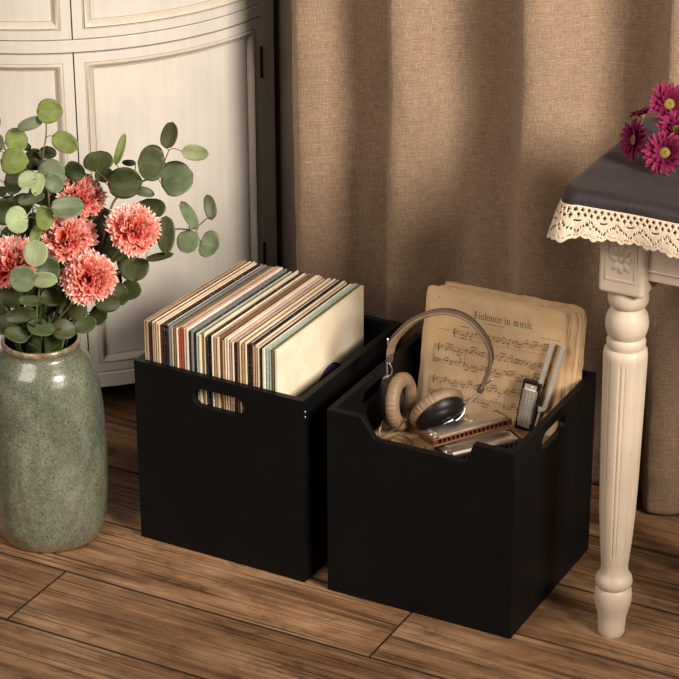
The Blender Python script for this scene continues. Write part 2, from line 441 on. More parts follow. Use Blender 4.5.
# ================================================================== THE ROOM
def build_floor():
    rnd = random.Random(4); mb = MB(); vals = []
    ys = [-2.9 + .183 * i for i in range(0, 30)]
    ys = [y - (ys[15] + .160) for y in ys]          # a seam runs at y = -0.160
    def board(x0, x1, y0, y1):
        g = .0012; r = rnd.random(); dz = rnd.uniform(-.0004, 0)
        k = len(mb.v); mb.box((x0 + g, y0 + .0016, -.02), (x1 - g, y1 - .0016, dz)); mb.mi[-6:] = [1, 0, 1, 1, 1, 1]; vals.extend([r] * 8)  # near-black board sides: grimy edges, with the gaps' shade put into the colour
    for i in range(len(ys) - 1):
        y0, y1 = ys[i], ys[i+1]
        if y0 > .74: break
        y1 = min(y1, .745)
        x = -2.6 + rnd.uniform(0, .7)
        cuts = [-2.6]
        while x < 2.6:
            cuts.append(x); x += rnd.uniform(.9, 1.6)
        cuts.append(2.6)
        if i == 15: cuts = [-2.6, -1.35, -.186, 1.2, 2.6]
        if i == 14: cuts = [-2.6, -1.9, -.791, .55, 1.6, 2.6]
        if i == 13: cuts = [-2.6, -1.2, .1, 1.4, 2.6]
        if i == 16: cuts = [-2.6, -1.5, -.95, .42, 1.6, 2.6]
        for a, b in zip(cuts, cuts[1:]):
            if b - a > .05: board(a, b, y0, y1)
    # subfloor closes the joints underneath
    k = len(mb.v); mb.cur = 1; mb.box((-2.6, -3.2, -.03), (2.6, .745, -.0202)); vals.extend([0] * 8)
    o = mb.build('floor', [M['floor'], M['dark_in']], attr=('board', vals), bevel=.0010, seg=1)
    struct(o)
build_floor()
def build_wall():
    mb = MB(); mb.box((-2.6, .745, -.03), (2.6, .80, 2.5)); struct(mb.build('wall_back', M['wall']))
build_wall()

# ------------------------------------------------------------------ curtain
def build_curtain():
    edges = [-.86, -.725, -.535, -.272, .002, .255, .53, .80, 1.05]
    dep =   [.02,  .060, .085, .095, .080, .072, .08, .08]
    nz = 90; z0, z1 = .006, 2.15
    prof = []                                     # (x, y, u) across the width
    for i in range(1, len(edges) - 1):
        a, b = edges[i], edges[i+1]; n = 44
        for j in range(n):
            u = j / n
            prof.append((i, u, a + (b - a) * u))
    prof.append((len(edges) - 3, 1.0, edges[-1]))
    def shape(u):
        if u < .22: return math.sin(PI/2 * u / .22) ** 2
        t = (u - .22) / .78
        tt = min(1, t / .62)
        return (math.cos(PI/2 * tt) ** 2) * .80 + .20 * (1 - t) + .05 * math.sin(t * PI * 3.0) * (1 - t)
    vs = []; uv = []
    for k in range(nz + 1):
        f = k / nz; z = z0 + (z1 - z0) * f ** 1.15
        arc = 0; last = None
        for (i, u, x) in prof:
            A = dep[min(i, 7)] * (1.0 + .22 * (mnoise.noise(Vector((i * 3.1, z * 1.4, 0)))))
            if i == 1: A *= 1.0
            drift = .020 * mnoise.noise(Vector((i * 1.7 + 9, z * 1.1, 3))) * math.sin(PI * min(1, u * 1.0 + .001))
            yy = .578 - A * shape(u) + .004 * math.sin(x * 23 + z * 3)
            yy += .0075 * mnoise.noise(Vector((x * 14, z * 6, 1))) + .003 * mnoise.noise(Vector((x * 40, z * 16, 5)))
            yy += .0035 * mnoise.noise(Vector((x * 9 + z * 22, z * 40, 7))) * max(0, 1 - z * .6)
            xx = x + drift + .022 * mnoise.noise(Vector((x * 4.0, z * .9, 2)))
            zz = z + (.006 * mnoise.noise(Vector((x * 8, 0, 0))) if k == 0 else 0)
            if k == 0: zz = max(.004, zz)
            p = Vector((xx, yy, zz))
            if last is not None: arc += math.hypot(p.x - last.x, p.y - last.y)
            last = p; vs.append(p); uv.append((arc, z))
    W_ = len(prof)
    fs = [(k*W_+i, k*W_+i+1, (k+1)*W_+i+1, (k+1)*W_+i) for k in range(nz) for i in range(W_ - 1)]
    mb = MB(); mb.add(vs, fs)
    o = mb.build('linen_curtain', M['linen'], smooth=True, fix=False)
    ul = o.data.uv_layers.new(name='UVMap')
    for lp in o.data.loops: ul.data[lp.index].uv = uv[lp.vertex_index]
    sd = o.modifiers.new('thickness', 'SOLIDIFY'); sd.thickness = .0016; sd.offset = 0
    tag(o, 'long natural beige linen curtain hanging in deep soft folds along the wall', 'curtain')
build_curtain()

# ------------------------------------------------------------------ half-round cabinet
CX, CY, CR = -1.356, .722, .506
def arc_box(mb, r0, r1, a0, a1, z0, z1, n=None):
    a0, a1 = math.radians(a0), math.radians(a1)
    n = n or max(2, int(abs(a1 - a0) / math.radians(1.6)) + 1)
    vs = []
    for i in range(n + 1):
        a = a0 + (a1 - a0) * i / n; c, s_ = math.cos(a), math.sin(a)
        for r, z in ((r0, z0), (r1, z0), (r1, z1), (r0, z1)): vs.append((CX + r*c, CY + r*s_, z))
    fs = [(0, 1, 2, 3), tuple(4*n + i for i in (3, 2, 1, 0))]
    for i in range(n):
        for j in range(4): fs.append((4*i+j, 4*i+(j+1)%4, 4*i+4+(j+1)%4, 4*i+4+j))
    mb.add(vs, fs)
def arc_bead(mb, rb, h, w, a0, a1, z0, z1):
    """raised quarter-round moulding frame following the curve, between the two angles"""
    sec = [(0, 0), (0, h*.75), (w*.22, h), (w*.55, h*.82), (w*.8, h*.35), (w, 0)]
    A0, A1 = math.radians(a0), math.radians(a1)
    def P(a, z, r): return (CX + r*math.cos(a), CY + r*math.sin(a), z)
    def ring(inset, r):
        da = inset / CR; pts = []; n = 26
        lo, hi, zl, zh = A0 + da, A1 - da, z0 + inset, z1 - inset
        for i in range(n + 1): pts.append(P(lo + (hi-lo)*i/n, zl, r))
        for i in range(1, 9): pts.append(P(hi, zl + (zh-zl)*i/8, r))
        for i in range(1, n + 1): pts.append(P(hi + (lo-hi)*i/n, zh, r))
        for i in range(1, 8): pts.append(P(lo, zh + (zl-zh)*i/8, r))
        return pts
    rings = [ring(i, rb + hh) for i, hh in sec]
    m = len(rings[0]); vs = [p for r in rings for p in r]; fs = []
    for j in range(len(rings) - 1):
        for i in range(m): fs.append((j*m+i, j*m+(i+1)%m, (j+1)*m+(i+1)%m, (j+1)*m+i))
    mb.add(vs, fs)
def build_cabinet():
    t = empty('display_cabinet', (CX, CY - .25, 0))
    tag(t, 'antiqued cream half-round cabinet with curved panelled doors against the wall', 'cabinet')
    zb, zg, zt, z0, ztop = .092, .1245, .7795, .8055, 1.30
    mb = MB(); arc_box(mb, .02, CR - .020, -179.5, -.5, .115, ztop); mb.build('carcass', M['cab'], t, smooth='auto')
    mb = MB(); arc_box(mb, CR - .022, CR + .003, -179, -1, zb, zg - .0013); mb.build('base_rail', M['cab'], t, smooth='auto', bevel=.002)
    mb = MB(); arc_box(mb, CR - .022, CR, -179, -1, zt + .0013, z0 - .0013); mb.build('middle_rail', M['cab'], t, smooth='auto', bevel=.0012)
    mb = MB(); arc_box(mb, CR - .022, CR + .012, -179.8, -.2, ztop, ztop + .03); mb.build('top_board', M['cab'], t, smooth='auto', bevel=.004)
    for a0, a1 in ((-179.6, -174.2), (-5.8, -.4)):
        mb = MB(); arc_box(mb, CR - .022, CR, a0, a1, zg, ztop); mb.build('corner_post', M['cab'], t, smooth='auto', bevel=.0012)
    mb = MB(); arc_box(mb, .05, CR - .05, -178, -2, .085, .1155); mb.build('underside_board', M['dark_in'], t)
    for ang in (-8, -62, -118, -172):
        a = math.radians(ang); mb = MB()
        mb.lathe([(.018, 0), (.022, .01), (.017, .03), (.026, .07), (.030, .0855)], 24, (CX + .42*math.cos(a), CY + .42*math.sin(a), 0))
        mb.build('foot', M['cab'], t, smooth='auto')
    gap = .14
    def door(a0, a1, z_0, z_1, hinge_side=None, hz=()):
        a0 += gap; a1 -= gap; z_0 += .0013; z_1 -= .0013
        st = .0205; sd = math.degrees(st / CR)
        mb = MB()
        arc_box(mb, CR - .020, CR, a0, a0 + sd, z_0, z_1); arc_box(mb, CR - .020, CR, a1 - sd, a1, z_0, z_1)
        arc_box(mb, CR - .020, CR, a0 + sd, a1 - sd, z_0, z_0 + .019); arc_box(mb, CR - .020, CR, a0 + sd, a1 - sd, z_1 - .019, z_1)
        d = mb.build('door', M['cab'], t, smooth='auto')
        mb = MB(); arc_bead(mb, CR + .0001, .0002, .0011, a0 + sd*.90, a1 - sd*.90, z_0 + .0173, z_1 - .0173); arc_bead(mb, CR - .0079, .0003, .0014, a0 + sd*1.66, a1 - sd*1.66, z_0 + .0325, z_1 - .0325); mb.build('antiquing_line', M['glaze'], d, smooth='auto')
        mb = MB(); arc_box(mb, CR - .014, CR - .008, a0 + sd*.8, a1 - sd*.8, z_0 + .015, z_1 - .015); mb.build('panel', M['cab'], d, smooth='auto')
        mb = MB(); arc_bead(mb, CR - .008, .0105, .0125, a0 + sd, a1 - sd, z_0 + .019, z_1 - .019); mb.build('moulding', M['cab_bead'], d, smooth='auto', angle=60)
        for zz in hz:
            a = math.radians((a1 + gap) if hinge_side > 0 else (a0 - gap)); mb = MB()
            mb.lathe([(.0001, 0), (.0034, .001), (.0034, .064), (.0001, .065)], 12, (CX + (CR+.0008)*math.cos(a), CY + (CR+.0008)*math.sin(a), zz))
            mb.build('hinge', M['iron'], d, smooth='auto')
    for zl, zh, hz in ((zg, zt, (.655, .245)), (z0, ztop, (1.17, .87))):
        door(-52.6, -5.8, zl, zh, 1, hz); door(-127.4, -52.6, zl, zh); door(-174.2, -127.4, zl, zh, -1, hz)
build_cabinet()

# ------------------------------------------------------------------ black crates
def crate(org, yaw, w, d, h, label, front, right=None, base_z=.11, screws=False):
    """front-right-bottom corner at org; front at y=0, board thickness th"""
    th = .0125
    t = empty('storage_crate', (0, 0, 0)); tag(t, label, 'crate', 'black wooden crates on the floor')
    plate(front[0], front[1], th, lambda a, b, c: (a, c, b), 'front_panel', M['black'], t)
    plate([(-w, 0), (0, 0), (0, h), (-w, h)], [slot(-w/2, h - .04, .10, .032)] if right is not None else [], th, lambda a, b, c: (a, d - th + c, b), 'back_panel', M['black'], t)
    sd = [(th, 0), (d - th, 0), (d - th, h), (th, h)]
    plate(sd, [right] if right else [], th, lambda a, b, c: (-th + c, a, b), 'side_panel', M['black'], t)
    plate(sd, [right] if right else [], th, lambda a, b, c: (-w + c, a, b), 'side_panel', M['black'], t)
    mb = MB(); mb.box((-w + th, th, base_z - .01), (-th, d - th, base_z)); mb.build('base_panel', M['black'], t)
    if screws:
        for zz in (h - .022, h - .032):
            mb = MB(); mb.ball((0.0002, .0065, zz), (.0012, .0016, .0016)); mb.build('screw', M['steel'], t, smooth=True)
    t.matrix_world = Matrix.Translation(org) @ Matrix.Rotation(yaw, 4, 'Z')
    return t
wA, dA, hA = .3425, .3626, .3565
crate((-.3960, .0015, 0), -.0151, wA, dA, hA, 'black wooden crate packed with old record sleeves, nearer the green vase',
      ([(-wA, 0), (0, 0), (0, hA), (-wA, hA)], [slot(-.1705, hA - .042, .103, .034)]), None, .121, True)
wB, dB, hB = .350, .342, .354
crate((0, 0, 0), 0.0, wB, dB, hB, 'black wooden crate with a notched front holding headphones and sheet music',
      ([(-wB, 0), (0, 0), (0, hB), (-.0765, hB), (-.0875, hB-.034), (-.0935, hB-.037), (-.2545, hB-.037), (-.2605, hB-.034), (-.2835, hB), (-wB, hB)], []),
      slot(.158, .3215, .098, .032), .15)

# ------------------------------------------------------------------ records
def build_records():
    rnd = random.Random(12)
    seq = 'cream tan black white tan cream cream maroon black black grey cream olive cream red red pink white black grey black mint cream tan cream black black white tan cream brown tan cream white pink cream black brown cream tan cream black black tan cream cream black white mint mint olive'.split()
    names = {'tan': 'tan', 'cream': 'cream', 'black': 'speckled black', 'white': 'off-white', 'maroon': 'maroon', 'grey': 'grey', 'olive': 'olive', 'red': 'brick red', 'pink': 'dusty pink', 'mint': 'pale mint', 'brown': 'brown'}
    order = ['', 'second', 'third', 'fourth', 'fifth', 'sixth', 'seventh', 'eighth', 'ninth', 'tenth', 'eleventh', 'twelfth', 'thirteenth', 'fourteenth', 'fifteenth', 'sixteenth', 'seventeenth', 'eighteenth']
    x0, x1 = -.7245, -.4605
    ws = [rnd.uniform(.85, 1.25) for _ in seq]; tot = sum(ws); x = x0; cnt = {}
    yb = .0165; made = []
    import collections
    total = collections.Counter(seq)
    for i, (k, w) in enumerate(zip(seq, ws)):
        t_ = (x1 - x0) * w / tot; th = t_ - .0017
        hgt = .3100 + rnd.uniform(-.0045, .0022); dy = rnd.uniform(-.0016, .0016); dep = .3115
        cnt[k] = cnt.get(k, 0) + 1; q = cnt[k]
        if total[k] == 1: pos = 'the only %s one in the crate' % names[k]
        elif q == 1: pos = 'first of its colour from the cabinet end'
        else: pos = '%s of its colour from the cabinet end' % order[q-1]
        e = empty('record_sleeve', (x + t_/2, yb, .1215)); made.append((e, -.052 * (1 - i / (len(seq) - 1)) ** 1.0))
        tag(e, '%s record sleeve in the crate row, %s' % (names[k], pos), 'record sleeve', 'record sleeves standing in the left crate')
        mb = MB(); mb.box((x, yb + dy, .1215), (x + th, yb + dy + dep, .1215 + hgt))
        sl = mb.build('sleeve', M['s_' + k], e, bevel=min(.0009, th * .3), seg=2, origin=(x + th/2, yb, .1215))
        # inner paper bag edge showing at the opening
        mb = MB(); mb.box((x + th*.33, yb + dy + .004, .1215 + hgt - .002), (x + th*.67, yb + dy + dep - .004, .1215 + hgt + .0006))
        mb.build('inner_bag', M['s_white'] if k in ('black', 'grey', 'maroon', 'red') and i % 3 == 0 else M['s_' + ('brown' if k in ('tan', 'cream') and i % 2 else k)], e, origin=(x + th/2, yb, .1215))
        x += t_
    # front record, facing out: die-cut sleeve with the label showing
    xf = x + .0009; y0, z0_ = yb + .0005, .1215; S = .3115
    e = empty('record_sleeve', (xf, y0 + .155, z0_)); made.append((e, 0))
    tag(e, 'foxed cream record sleeve facing out at the end of the row, purple label showing', 'record sleeve', 'record sleeves standing in the left crate')
    hole = [(.185 + .056*math.cos(2*PI*i/40), .150 + .056*math.sin(2*PI*i/40)) for i in range(40)]
    plate([(0, 0), (S, 0), (S, .3105), (0, .3105)], [hole], .0007, lambda a, b, c: (xf + .0034 + c, y0 + a, z0_ + b), 'sleeve', M['s_front'], e, bevel=0, origin=(xf, y0, z0_))
    mb = MB(); mb.box((xf, y0, z0_), (xf + .0007, y0 + S, z0_ + .3105)); mb.box((xf, y0, z0_), (xf + .0040, y0 + .0006, z0_ + .3105)); mb.box((xf, y0, z0_), (xf + .0034, y0 + S, z0_ + .0008))
    mb.build('sleeve_back', M['s_front'], e, origin=(xf, y0, z0_))
    Rx = Matrix.Translation((xf + .0012, y0 + .185, z0_ + .150)) @ Matrix.Rotation(PI/2, 4, 'Y')
    mb = MB(); mb.lathe([(.0005, 0), (.117, 0), (.118, .0007), (.117, .0014), (.0005, .0014)], 64, mat=Rx); d = mb.build('record_disc', M['vinyl'], e)
    Rx = Matrix.Translation((xf + .0026, y0 + .185, z0_ + .150)) @ Matrix.Rotation(PI/2, 4, 'Y')
    mb = MB(); mb.lathe([(.0036, 0), (.052, 0), (.052, .0003), (.0036, .0003)], 48, mat=Rx); mb.build('label', M['purple'], d)
    org = Vector((-.3960, .0015, 0)); R = Matrix.Rotation(-.0151, 3, 'Z')
    for e, ya in made:
        e.location = org + R @ (Vector(e.location) - org); e.rotation_euler.z = -.0151 + ya
build_records()

# ================================================================== VASE AND BOUQUET
VX, VY = -.898, -.045
def build_vase():
    prof = [(.0005, .002), (.086, .0), (.092, .0015), (.0965, .008), (.1010, .03), (.1050, .08), (.1070, .14), (.1070, .20), (.1050, .25), (.1000, .295), (.0940, .325),
            (.0855, .345), (.0760, .358), (.0700, .3645), (.0675, .369), (.0672, .3735), (.0690, .3765), (.0705, .380), (.0702, .3845), (.0680, .3870), (.0650, .3868), (.0630, .383),
            (.0625, .372), (.066, .362), (.078, .345), (.088, .30), (.094, .20), (.092, .05), (.084, .012), (.0005, .012)]
    p2 = []
    for i in range(len(prof) - 1):
        a, b = prof[i], prof[i+1]; k = 3 if 3 < i < 12 else 1
        for j in range(k): p2.append((a[0] + (b[0]-a[0])*j/k, a[1] + (b[1]-a[1])*j/k))
    p2.append(prof[-1])
    mb = MB(); mb.lathe(p2, 96, mat=Matrix.Translation((VX, VY, 0)))
    # gentle hand-thrown unevenness
    mb.v = [(VX + (x-VX)*(1 + .006*mnoise.noise(Vector((x*6, y*6, z*5)))), VY + (y-VY)*(1 + .006*mnoise.noise(Vector((x*6, y*6, z*5)))), z) for x, y, z in mb.v]
    o = mb.build('ceramic_vase', M['vase'], smooth=True, origin=(VX, VY, 0))
    tag(o, 'tall green-glazed stoneware vase with brown rim standing on the floor', 'vase')
build_vase()

RIGHT = Vector((.8825, .4703, 0)); UPV = Vector((-.2008, .3768, .9043)); TOCAM = RIGHT.cross(UPV).normalized()
if TOCAM.y > 0: TOCAM = -TOCAM
BRANCHES = {
 'A': ([(-0.8692, -0.0523, 0.3815), (-0.8156, -0.0351, 0.4917), (-0.7767, -0.0144, 0.5856), (-0.7645, 0.0034, 0.65), (-0.7379, 0.0175, 0.6774), (-0.7134, 0.0306, 0.692), (-0.6952, 0.0403, 0.6974), (-0.6837, 0.0464, 0.7282), (-0.6772, 0.0499, 0.7463)],
  [(-0.7725, -0.0235, 0.7343, 0.024, 0.0189, 0, 0), (-0.7321, -0.0133, 0.6982, 0.0298, 0.0246, -5, 0), (-0.6934, 0.0186, 0.7309, 0.0217, 0.0286, 5, 0), (-0.6733, 0.0633, 0.6914, 0.0272, 0.0306, -20, 2), (-0.6705, 0.0421, 0.777, 0.0137, 0.0217, 20, 0), (-0.6378, 0.0708, 0.7413, 0.0218, 0.0126, 5, 3), (-0.7611, 0.0279, 0.7403, 0.0075, 0.0265, 15, 4), (-0.7812, 0.0058, 0.698, 0.0156, 0.0127, 0, 0), (-0.728, 0.0455, 0.6627, 0.0186, 0.0081, 10, 1), (-0.7603, 0.051, 0.7078, 0.0116, 0.0052, 0, 2)]),
 'B': ([(-0.8747, -0.0326, 0.372), (-0.8096, 0.002, 0.4782), (-0.7538, 0.0318, 0.5313), (-0.7221, 0.0486, 0.5614), (-0.6823, 0.0585, 0.5954), (-0.6503, 0.0755, 0.5972), (-0.6301, 0.0863, 0.6157)],
  [(-0.6503, 0.0642, 0.628, 0.0099, 0.0273, -28, 2), (-0.6532, 0.0626, 0.5776, 0.0181, 0.0204, 0, 2), (-0.6213, 0.0796, 0.573, 0.0169, 0.0222, 20, 2), (-0.6182, 0.0812, 0.6423, 0.0099, 0.0209, -10, 0), (-0.6863, 0.045, 0.5904, 0.0146, 0.0309, 0, 0), (-0.7322, 0.0659, 0.6232, 0.0264, 0.0187, -10, 0), (-0.6924, 0.0304, 0.5541, 0.0251, 0.0064, -10, 0), (-0.7373, 0.0179, 0.5289, 0.0246, 0.0211, 0, 0), (-0.7743, 0.0435, 0.5308, 0.0118, 0.0237, 0, 0), (-0.7881, 0.0475, 0.5875, 0.0147, 0.0177, 0, 0), (-0.783, 0.0162, 0.4977, 0.0177, 0.0165, 10, 0)]),
 'C': ([(-0.8965, -0.0442, 0.3721), (-0.8744, -0.0551, 0.4683), (-0.8629, -0.049, 0.5817), (-0.8615, -0.0482, 0.6742), (-0.8664, -0.0508, 0.7289), (-0.8597, -0.0473, 0.774), (-0.8578, -0.0463, 0.8152)],
  [(-0.8473, -0.052, 0.8205, 0.0216, 0.0193, 0, 4), (-0.877, -0.0678, 0.7977, 0.0216, 0.0097, -20, 2), (-0.8262, -0.0408, 0.7642, 0.0246, 0.016, 28, 4), (-0.844, -0.0616, 0.7162, 0.0229, 0.0201, 20, 2), (-0.8201, -0.0262, 0.7082, 0.0184, 0.0155, 20, 1), (-0.8918, -0.0417, 0.7223, 0.0156, 0.0173, 0, 0), (-0.8708, -0.0305, 0.7345, 0.0144, 0.0104, 0, 1), (-0.9151, -0.0314, 0.7394, 0.0104, 0.0069, 30, 0), (-0.8431, -0.0158, 0.6694, 0.0128, 0.0139, 0, 1)]),
 'D': ([(-0.909, -0.0508, 0.3722), (-0.9051, -0.0715, 0.4684), (-0.9115, -0.0748, 0.5819), (-0.9157, -0.0771, 0.6744), (-0.9208, -0.0798, 0.7472)],
  [(-0.9045, -0.0711, 0.765, 0.0183, 0.0195, -10, 4), (-0.8997, -0.0912, 0.7348, 0.024, 0.0206, 0, 4), (-0.9006, -0.0917, 0.6979, 0.0161, 0.0212, 0, 1), (-0.941, -0.0679, 0.7532, 0.0058, 0.0127, 0, 3), (-0.9259, -0.0938, 0.6382, 0.0174, 0.0214, 0, 1), (-0.9434, -0.0692, 0.6635, 0.0081, 0.0087, 0, 1), (-0.9367, -0.0656, 0.6447, 0.0146, 0.0105, 0, 0), (-0.9622, -0.0792, 0.738, 0.0202, 0.0202, 0, 4), (-0.9709, -0.0838, 0.6761, 0.0203, 0.0232, 10, 1), (-0.9661, -0.0586, 0.7857, 0.0173, 0.015, 0, 4), (-1.0022, -0.0778, 0.6932, 0.0209, 0.0175, 0, 2)]),
 'E': ([(-0.885, -0.0721, 0.3864), (-0.857, -0.0912, 0.4864), (-0.8537, -0.1007, 0.5622), (-0.8587, -0.1034, 0.6121), (-0.8619, -0.0938, 0.663), (-0.8623, -0.0827, 0.708)],
  [(-0.8576, -0.1141, 0.7167, 0.0148, 0.0159, 0, 5), (-0.8408, -0.1052, 0.7106, 0.0102, 0.0205, 10, 5), (-0.8284, -0.0759, 0.7026, 0.0166, 0.0154, 30, 2), (-0.8581, -0.1031, 0.679, 0.0229, 0.0097, -15, 0), (-0.7957, -0.0869, 0.6696, 0.0268, 0.0177, -10, 2), (-0.8694, -0.1318, 0.6485, 0.0183, 0.0217, -10, 5), (-0.829, -0.1102, 0.6514, 0.0143, 0.0194, -5, 4), (-0.8586, -0.1034, 0.6389, 0.0092, 0.0143, 0, 0), (-0.843, -0.1177, 0.6224, 0.0097, 0.0172, 10, 4)]),
 'F': ([(-0.8796, -0.1032, 0.4007), (-0.8501, -0.1215, 0.4661), (-0.8312, -0.1341, 0.5277), (-0.8319, -0.1345, 0.574), (-0.832, -0.1345, 0.6016)],
  [(-0.8271, -0.1432, 0.5998, 0.0194, 0.0216, 0, 3), (-0.8317, -0.1797, 0.5665, 0.0216, 0.0204, 0, 2), (-0.8139, -0.1419, 0.5534, 0.0217, 0.0126, 0, 3), (-0.8201, -0.1168, 0.5612, 0.0184, 0.0218, 0, 1), (-0.8439, -0.1409, 0.5078, 0.0208, 0.0092, 5, 1), (-0.8316, -0.1003, 0.5005, 0.0174, 0.0151, 0, 0), (-0.8795, -0.1258, 0.4668, 0.0262, 0.0128, -10, 0), (-0.8557, -0.1018, 0.4395, 0.0234, 0.0152, 8, 1), (-0.8254, -0.0744, 0.4315, 0.0211, 0.0176, -8, 0), (-0.8925, -0.1214, 0.4267, 0.0211, 0.0141, 12, 1), (-0.9051, -0.1168, 0.493, 0.0204, 0.0175, 0, 0)]),
 'G': ([(-0.8537, -0.0441, 0.3815), (-0.8243, -0.0398, 0.4306), (-0.8041, -0.029, 0.4726), (-0.7952, -0.013, 0.525), (-0.7978, 0.0083, 0.5823)],
  [(-0.7833, -0.0066, 0.6084, 0.0209, 0.0308, 0, 0), (-0.8199, -0.0034, 0.6128, 0.0175, 0.021, 0, 0), (-0.8014, 0.0064, 0.663, 0.0087, 0.0186, 5, 4), (-0.7674, -0.0208, 0.4718, 0.0211, 0.0159, 0, 0), (-0.8116, -0.0557, 0.4591, 0.0188, 0.0129, 20, 0), (-0.7597, 0.0059, 0.4808, 0.0141, 0.02, -20, 0), (-0.755, 0.0311, 0.4782, 0.0178, 0.0178, 0, 0), (-0.7864, 0.0257, 0.5512, 0.0177, 0.0247, 10, 0), (-0.825, 0.0165, 0.6298, 0.0164, 0.0141, 0, 1), (-0.8406, -0.0485, 0.4662, 0.0141, 0.0212, 10, 0), (-0.8143, -0.0004, 0.4979, 0.0177, 0.0177, 0, 0)]),
 'H': ([(-0.9095, -0.0171, 0.3578), (-0.9033, -0.0025, 0.4412), (-0.8891, 0.0164, 0.5329), (-0.8687, 0.0386, 0.5951), (-0.8505, 0.0483, 0.6607)],
  [(-0.8444, 0.0062, 0.5407, 0.0266, 0.0236, 0, 0), (-0.8135, 0.034, 0.5363, 0.0237, 0.0237, 20, 0), (-0.8716, -0.0083, 0.5151, 0.0237, 0.0237, 0, 0), (-0.9174, -0.0326, 0.541, 0.0236, 0.0236, 0, 0), (-0.9481, -0.0377, 0.5625, 0.0236, 0.0236, 0, 0), (-0.95, -0.05, 0.5154, 0.0237, 0.0237, 0, 0), (-0.9101, -0.0288, 0.4763, 0.0238, 0.0208, 0, 0), (-0.874, -0.0096, 0.4632, 0.0238, 0.0179, 0, 0), (-0.8429, 0.0183, 0.4585, 0.0239, 0.0179, 0, 0), (-0.9343, -0.0303, 0.6262, 0.0211, 0.0211, 0, 0), (-0.8874, -0.0054, 0.6323, 0.0176, 0.0211, 0, 1), (-0.8511, 0.0479, 0.658, 0.0141, 0.0153, 0, 0), (-0.9655, -0.0356, 0.539, 0.0249, 0.0249, 10, 0), (-0.9027, 0.0092, 0.5474, 0.0238, 0.025, 0, 0), (-0.8443, 0.0289, 0.5579, 0.0249, 0.0249, 0, 0), (-0.9307, -0.0511, 0.4744, 0.0261, 0.0226, 10, 0), (-0.8845, -0.0378, 0.4462, 0.0261, 0.0202, 0, 0), (-0.8523, 0.0133, 0.4847, 0.0238, 0.0262, 0, 0), (-0.8155, 0.0329, 0.4845, 0.0214, 0.0238, -10, 0), (-0.9498, -0.0726, 0.4984, 0.0236, 0.0236, 0, 0), (-0.951, -0.0959, 0.4556, 0.0236, 0.0177, 0, 0), (-0.9227, -0.0015, 0.5668, 0.0213, 0.0237, 0, 0), (-0.9196, 0.0115, 0.6393, 0.0201, 0.0212, 0, 1), (-0.9489, -0.0041, 0.6773, 0.02, 0.0212, 0, 1), (-0.8756, 0.0236, 0.5666, 0.0237, 0.0213, 0, 0), (-0.9866, -0.0695, 0.5155, 0.0261, 0.0237, 0, 0), (-1.0039, -0.0674, 0.5883, 0.0259, 0.0236, 0, 0), (-0.9268, -0.117, 0.4369, 0.0223, 0.0188, 10, 0), (-0.8111, -0.0327, 0.4272, 0.0201, 0.0154, -15, 1), (-0.8066, 0.0037, 0.4295, 0.0155, 0.0178, 20, 0)]),
}

def leaf(mb, vals, base, c, ax, side, nrm, rw, rh, rnd):
    """round eucalyptus leaf: base point, centre c, ax = direction base->tip"""
    n = 13; m = 8; k0 = len(mb.v); vs = []; cup = rnd.uniform(.10, .30); bend = rnd.uniform(-.22, .22)
    for i in range(n):
        t = i / (n - 1); y = -1 + 2 * t
        hw = math.sqrt(max(0, 1 - abs(y) ** 2.15)) * (1.0 + .07 * (0.3 - y))
        if i == 0: hw = .05
        if i == n - 1: hw = .03
        for j in range(m + 1):
            s_ = -1 + 2 * j / m
            x = s_ * hw
            wob = .035 * math.sin(7 * s_ + y * 3 + c.x * 90)
            p = c + ax * (rh * y) + side * (rw * x) + nrm * (-cup * rw * (1 - abs(s_) ** 1.3 * hw) + bend * rh * y * y + wob * rw * abs(s_))
            vs.append(p); vals.append(1.0 if j == m // 2 else (.35 if abs(s_) < .5 else 0))
    fs = [(i*(m+1)+j, i*(m+1)+j+1, (i+1)*(m+1)+j+1, (i+1)*(m+1)+j) for i in range(n-1) for j in range(m)]
    mb.add(vs, fs)
